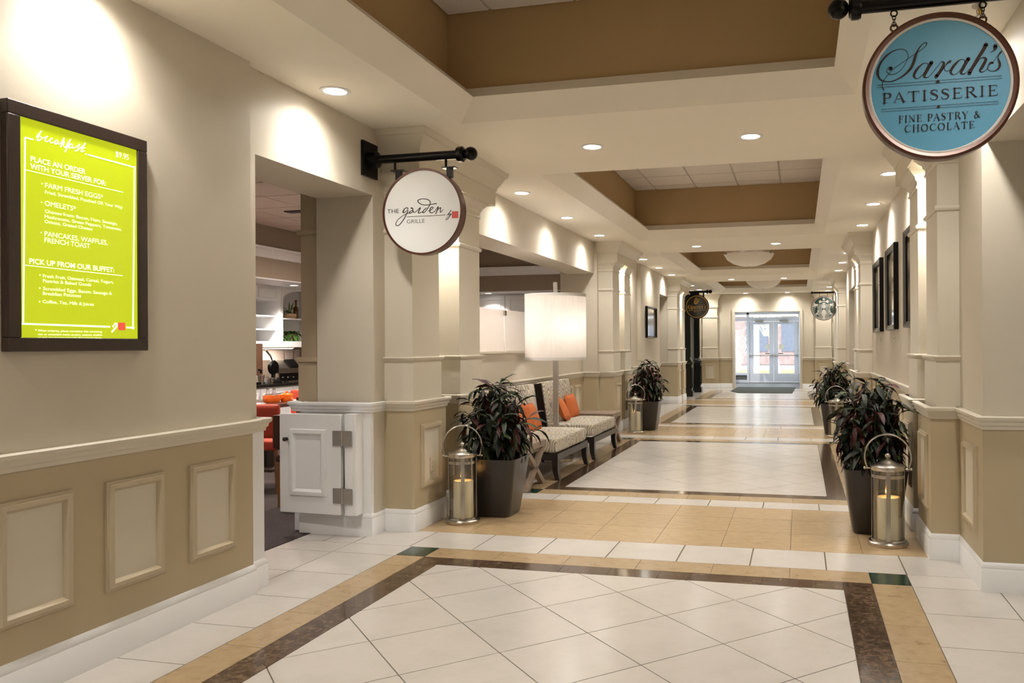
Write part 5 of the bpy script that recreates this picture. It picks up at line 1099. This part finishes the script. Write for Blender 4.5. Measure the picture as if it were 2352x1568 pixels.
# things on the shelves and worktop
def bottle(lab, x, y, z, r, h, mat, cap='cork', grp='bottles in the arched cabinet'):
    t = thing('bottle', lab, 'bottle', (x,y,z), group=grp)
    part('body', MB().lathe([(0,0),(r,0),(r*1.02,.01),(r,h*.62),(r*.7,h*.72),(r*.32,h*.78),(r*.32,h),(0,h)], n=16), mat, t); part('stopper', MB().lathe([(0,h),(r*.4,h),(r*.45,h+.03),(0,h+.035)], n=12), cap, t)
bottle('square-shouldered glass jar of pasta beside the tall bottle', -7.40, 10.16, 1.80, .05, .30, 'basket'); bottle('tall dark amber bottle with cork stopper', -7.44, 10.28, 1.80, .042, .36, 'amber'); bottle('golden oil bottle right of the spiky plant', -7.40, 10.66, 1.80, .04, .26, 'amber')
def small_plant(lab, x, y, z, pot, n, L, seed, spike, r=.08, h=.09):
    g = random.Random(seed); t = thing('potted_plant', lab, 'plant', (x,y,z), group='green plants in the arched cabinet')
    part('pot', MB().lathe([(0,0),(r*.8,0),(r*1.05,h*.5),(r,h),(r*.85,h),(0,h*.8)], n=18), pot, t)
    mats = [leaf_mesh('greenleaf', d, w, 0) for d, w in ((1.4,.05 if spike else .2),(.6 if spike else 2.0,.04 if spike else .22))]
    for i in range(n):
        o = link('leaf', g.choice(mats), t); o.location = (g.uniform(-.02,.02), g.uniform(-.02,.02), h*.9); s = L*g.uniform(.6,1.1); o.scale = (s,s,s); o.rotation_euler = (0, -g.uniform(.3,1.3) if spike else -g.uniform(-.6,1.0), g.uniform(0,6.28))
small_plant('spiky green plant in a scalloped basket on the upper shelf', -7.38, 10.46, 1.80, 'basket', 16, .22, 5, True, .10, .075)
small_plant('bushy green pothos in a brown pot on the lower shelf', -7.36, 10.48, 1.465, 'terracotta', 34, .20, 6, False, .085, .11); small_plant('broad-leaved green plant at the left of the lower shelf', -7.38, 10.22, 1.465, 'terracotta', 16, .22, 8, False, .06, .07)
t = thing('waffle_iron', 'black flip waffle iron standing open on the worktop', 'waffle iron', (-7.14,9.76,.88))
part('base', MB().lathe([(0,0),(.12,0),(.12,.03),(.06,.07),(0,.07)], n=20), 'black', t); pl = part('plate', MB().lathe([(0,-.03),(.085,-.03),(.1,-.015),(.1,.015),(.085,.03),(0,.03)], (0,0,.22), 24, 'x'), 'black', t)
part('pivot', MB().tube([(0,0,.05),(0,0,.13)], .03, 10), 'black', t); part('handle', MB().tube([(0,-.02,.31),(0,-.06,.38),(0,-.16,.46)], [.010,.012,.016], 8), 'steel', t)
t = thing('conveyor_toaster', 'stainless conveyor toaster with angled top on the worktop', 'toaster', (-7.28,10.06,.88))
m = MB().prism([(-.20,.02),(-.20,.24),(-.12,.32),(.05,.32),(.17,.20),(.17,.02)], -.22, .30); m.v = [(x, z, y) for x, y, z in m.v]; part('housing', m, 'steel', t)
part('feed_slot', MB().hexa([(.06,.05,.312),(.165,.05,.207),(.165,.26,.207),(.06,.26,.312),(.07,.05,.325),(.175,.05,.22),(.175,.26,.22),(.07,.26,.325)]), 'black', t); part('front_panel', MB().box(.168,.176,-.20,.28,.02,.13), 'black', t); part('crumb_tray', MB().box(.17,.24,-.1,.26,.0,.02), 'steel', t)
for k in range(3): part('dial', MB().lathe([(0,0),(.014,0),(.012,.012),(0,.012)], (.176,-.14+.12*k,.07), 10, 'x'), 'steel', t)
t = thing('wire_basket', 'black wire bread basket beside the toaster', 'basket', (-7.28,10.52,.88))
for k in range(6): part('wire', MB().box(-.15,.15,-.12+.048*k,-.116+.048*k,.30,.305).box(.148,.152,-.12+.048*k,-.116+.048*k,.02,.45), 'ink', t)
for z in (.15,.3,.45): part('wire', MB().box(.148,.152,-.12,.12,z,z+.005), 'ink', t)
part('leg', MB().box(-.15,-.145,-.12,-.11,0,.45), 'ink', t); part('leg', MB().box(-.15,-.145,.11,.12,0,.45), 'ink', t)
t = thing('coffee_urn', 'brown coffee dispenser at the left end of the worktop', 'dispenser', (-7.22,9.42,.88)); part('body', MB().box(-.1,.1,-.09,.09,.12,.55), 'terracotta', t); part('base', MB().box(-.12,.14,-.1,.1,0,.03), 'black', t); part('stand', MB().box(-.1,-.04,-.09,.09,.03,.12), 'black', t); part('spout', MB().tube([(.1,0,.2),(.14,0,.19),(.14,0,.15)], .014, 8), 'black', t)
for k, (y, r, h) in enumerate(((9.45,.045,.12),(9.52,.05,.09),(9.66,.045,.075),(9.73,.045,.075),(9.59,.045,.075))):
    t = thing('serving_cup', ('steel cup by the coffee dispenser','stacked glass bowl before the waffle iron','small syrup pot left of the toaster','small syrup pot nearest the toaster','small syrup pot before the waffle iron')[k], 'cup', (-7.10,y,.88), group='small serving cups on the worktop')
    part('bowl', MB().lathe([(0,0),(r*.7,0),(r,h),(r*.92,h),(r*.62,.01),(0,.01)], n=16), 'steel' if k % 2 == 0 else 'glassware', t); part('rim', MB().lathe([(r*.9,h-.004),(r*1.05,h-.004),(r*1.05,h+.004),(r*.9,h+.004)], n=16, closed=True), 'steel', t)
# second cabinet run behind the pass-through
for k, x in enumerate((-6.2,-5.6,-5.0,-4.4)):
    w = .60
    t = thing('wall_cabinet', 'white panelled wall cabinet behind the frosted glass, number %s from the left' % ('one','two','three','four')[k], 'cabinet', (x,12.76,1.45), group='white wall cabinets behind the pass-through')
    part('body', MB().box(-w/2,w/2,-.36,0,0,.79), 'white', t); d = part('door', MB().box(-w/2+.008,w/2-.008,-.38,-.36,.03,.76), 'white', t)
    part('door_moulding', MB().frame((-w/2+.07,-.38,.46), X, Z, -Y, w-.14, .25, [(0,0),(.004,.010),(.02,.012),(.03,0)]), 'white', d)
# frosted screen on the ledge
for k, (a, b) in enumerate(((7.35,9.17),(9.20,11.0))):
    t = thing('frosted_glass_panel', ('frosted glass screen panel left of the clip joint','frosted glass screen panel behind the lamp shade')[k], 'glass panel', (-3.50,(a+b)/2,1.318), group='frosted glass panels on the ledge')
    h = (b-a)/2; part('pane', MB().box(-.005,.005,-h,h,0,.50), 'frost', t)
    part('clip', MB().box(-.02,.02,(h-.025) if k == 0 else -h-.0, h if k == 0 else -h+.025,.43,.49), 'steel', t)
# tables and seats
t = thing('dining_table', 'dark wood dining table set with orange pots', 'table', (-5.95,7.98,0)); soft(part('top', MB().box(-.55,.35,-.42,.42,.71,.75), 'dwood', t), .004, 2); part('pedestal', MB().box(-.08,.08,-.08,.08,.03,.71), 'ink', t); part('foot', MB().box(-.3,.3,-.3,.3,0,.03), 'ink', t)
def pot(lab, x, y, r, h, lid):
    t = thing('orange_pot', lab, 'pot', (x,y,.75), group='orange pots on the dining table'); part('body', MB().lathe([(0,0),(r*.85,0),(r,h*.3),(r,h),(r*.9,h),(r*.85,.015),(0,.015)], n=20), 'enamel', t)
    for s in (-1,1): part('handle', MB().box(-.012,.012,s*r-.014,s*r+.014,h*.6,h*.8), 'enamel', t)
    if lid: l = part('lid', MB().lathe([(0,h),(r*1.04,h),(r,h+.012),(r*.4,h+.03),(0,h+.032)], n=20), 'enamel', t); part('lid_knob', MB().lathe([(0,h+.03),(.016,h+.035),(.014,h+.05),(0,h+.052)], n=10), 'enamel', l)
pot('open orange casserole holding jars', -5.86, 7.98, .095, .08, False); pot('small lidded orange pot', -5.80, 8.17, .075, .07, True)
for k, (dx, dy) in enumerate(((-.03,-.03),(.03,0),(0,.04))):
    t = thing('condiment_jar', 'small clear condiment jar in the orange casserole', 'jar', (-5.86+dx,7.98+dy,.765), group='condiment jars in the casserole'); part('body', MB().lathe([(0,0),(.022,0),(.022,.10),(.014,.12),(.014,.135),(0,.135)], n=12), 'glassware', t); part('lid', MB().lathe([(0,.135),(.017,.135),(.017,.15),(0,.15)], n=10), 'steel', t)
for k, (x, y) in enumerate(((-5.95,7.72),(-6.2,7.8),(-5.7,8.28))):
    t = thing('napkin', ('white napkin at the front of the dining table','white napkin at the back of the dining table','white napkin right of the lidded pot')[k], 'napkin', (x,y,.75), group='napkins on the dining table'); part('cloth', MB().box(-.14,.14,-.09,.09,0,.006), 'cloth', t); part('fold', MB().box(-.12,.10,-.07,.05,.006,.012), 'cloth', t); part('spoon', MB().box(-.1,.1,.06,.075,.006,.010), 'steel', t)
def dchair(lab, x, y, rz, back='redseat'):
    t = thing('dining_chair', lab, 'chair', (x,y,0), rz, 'coral dining chairs')
    part('seat', rbox(-.24,.24,-.24,.24,.40,.49,.03,.01), back, t); bk = rbox(-.25,-.19,-.25,.25,.52,.84,.025); part('backrest', bk, back, t)
    for a in (-1,1):
        for b in (-1,1): part('leg', MB().tube([(a*.20,b*.20,.42),(a*.22,b*.22,0)], [.022,.014], 8), 'legwood', t)
        part('back_post', MB().box(-.235,-.205,a*.2-.015,a*.2+.015,.42,.54), 'legwood', t)
dchair('coral dining chair, its back toward the doorway', -5.05, 6.78, R(100)); dchair('coral dining chair beyond the set table', -6.15, 8.70, R(250))
t = thing('dining_booth', 'dark wooden booth end beside the dining table', 'booth', (-4.95,7.25,0)); part('side_panel', MB().box(-.1,.35,.02,.07,0,.86), 'dwood', t); part('seat', MB().box(-.1,.32,.07,.5,.2,.45), 'redseat', t)
t = thing('dining_chair', 'wooden-legged chair partly hidden by the open gate', 'chair', (-4.15,6.2,0), R(80), 'coral dining chairs')
part('seat', rbox(-.22,.22,-.22,.22,.38,.46,.03), 'dwood', t); part('backrest', rbox(-.24,-.19,-.22,.22,.5,.8,.02), 'dwood', t)
for a in (-1,1):
    for b in (-1,1): part('leg', MB().box(a*.18-.02,a*.18+.02,b*.18-.02,b*.18+.02,0,.38), 'legwood', t)
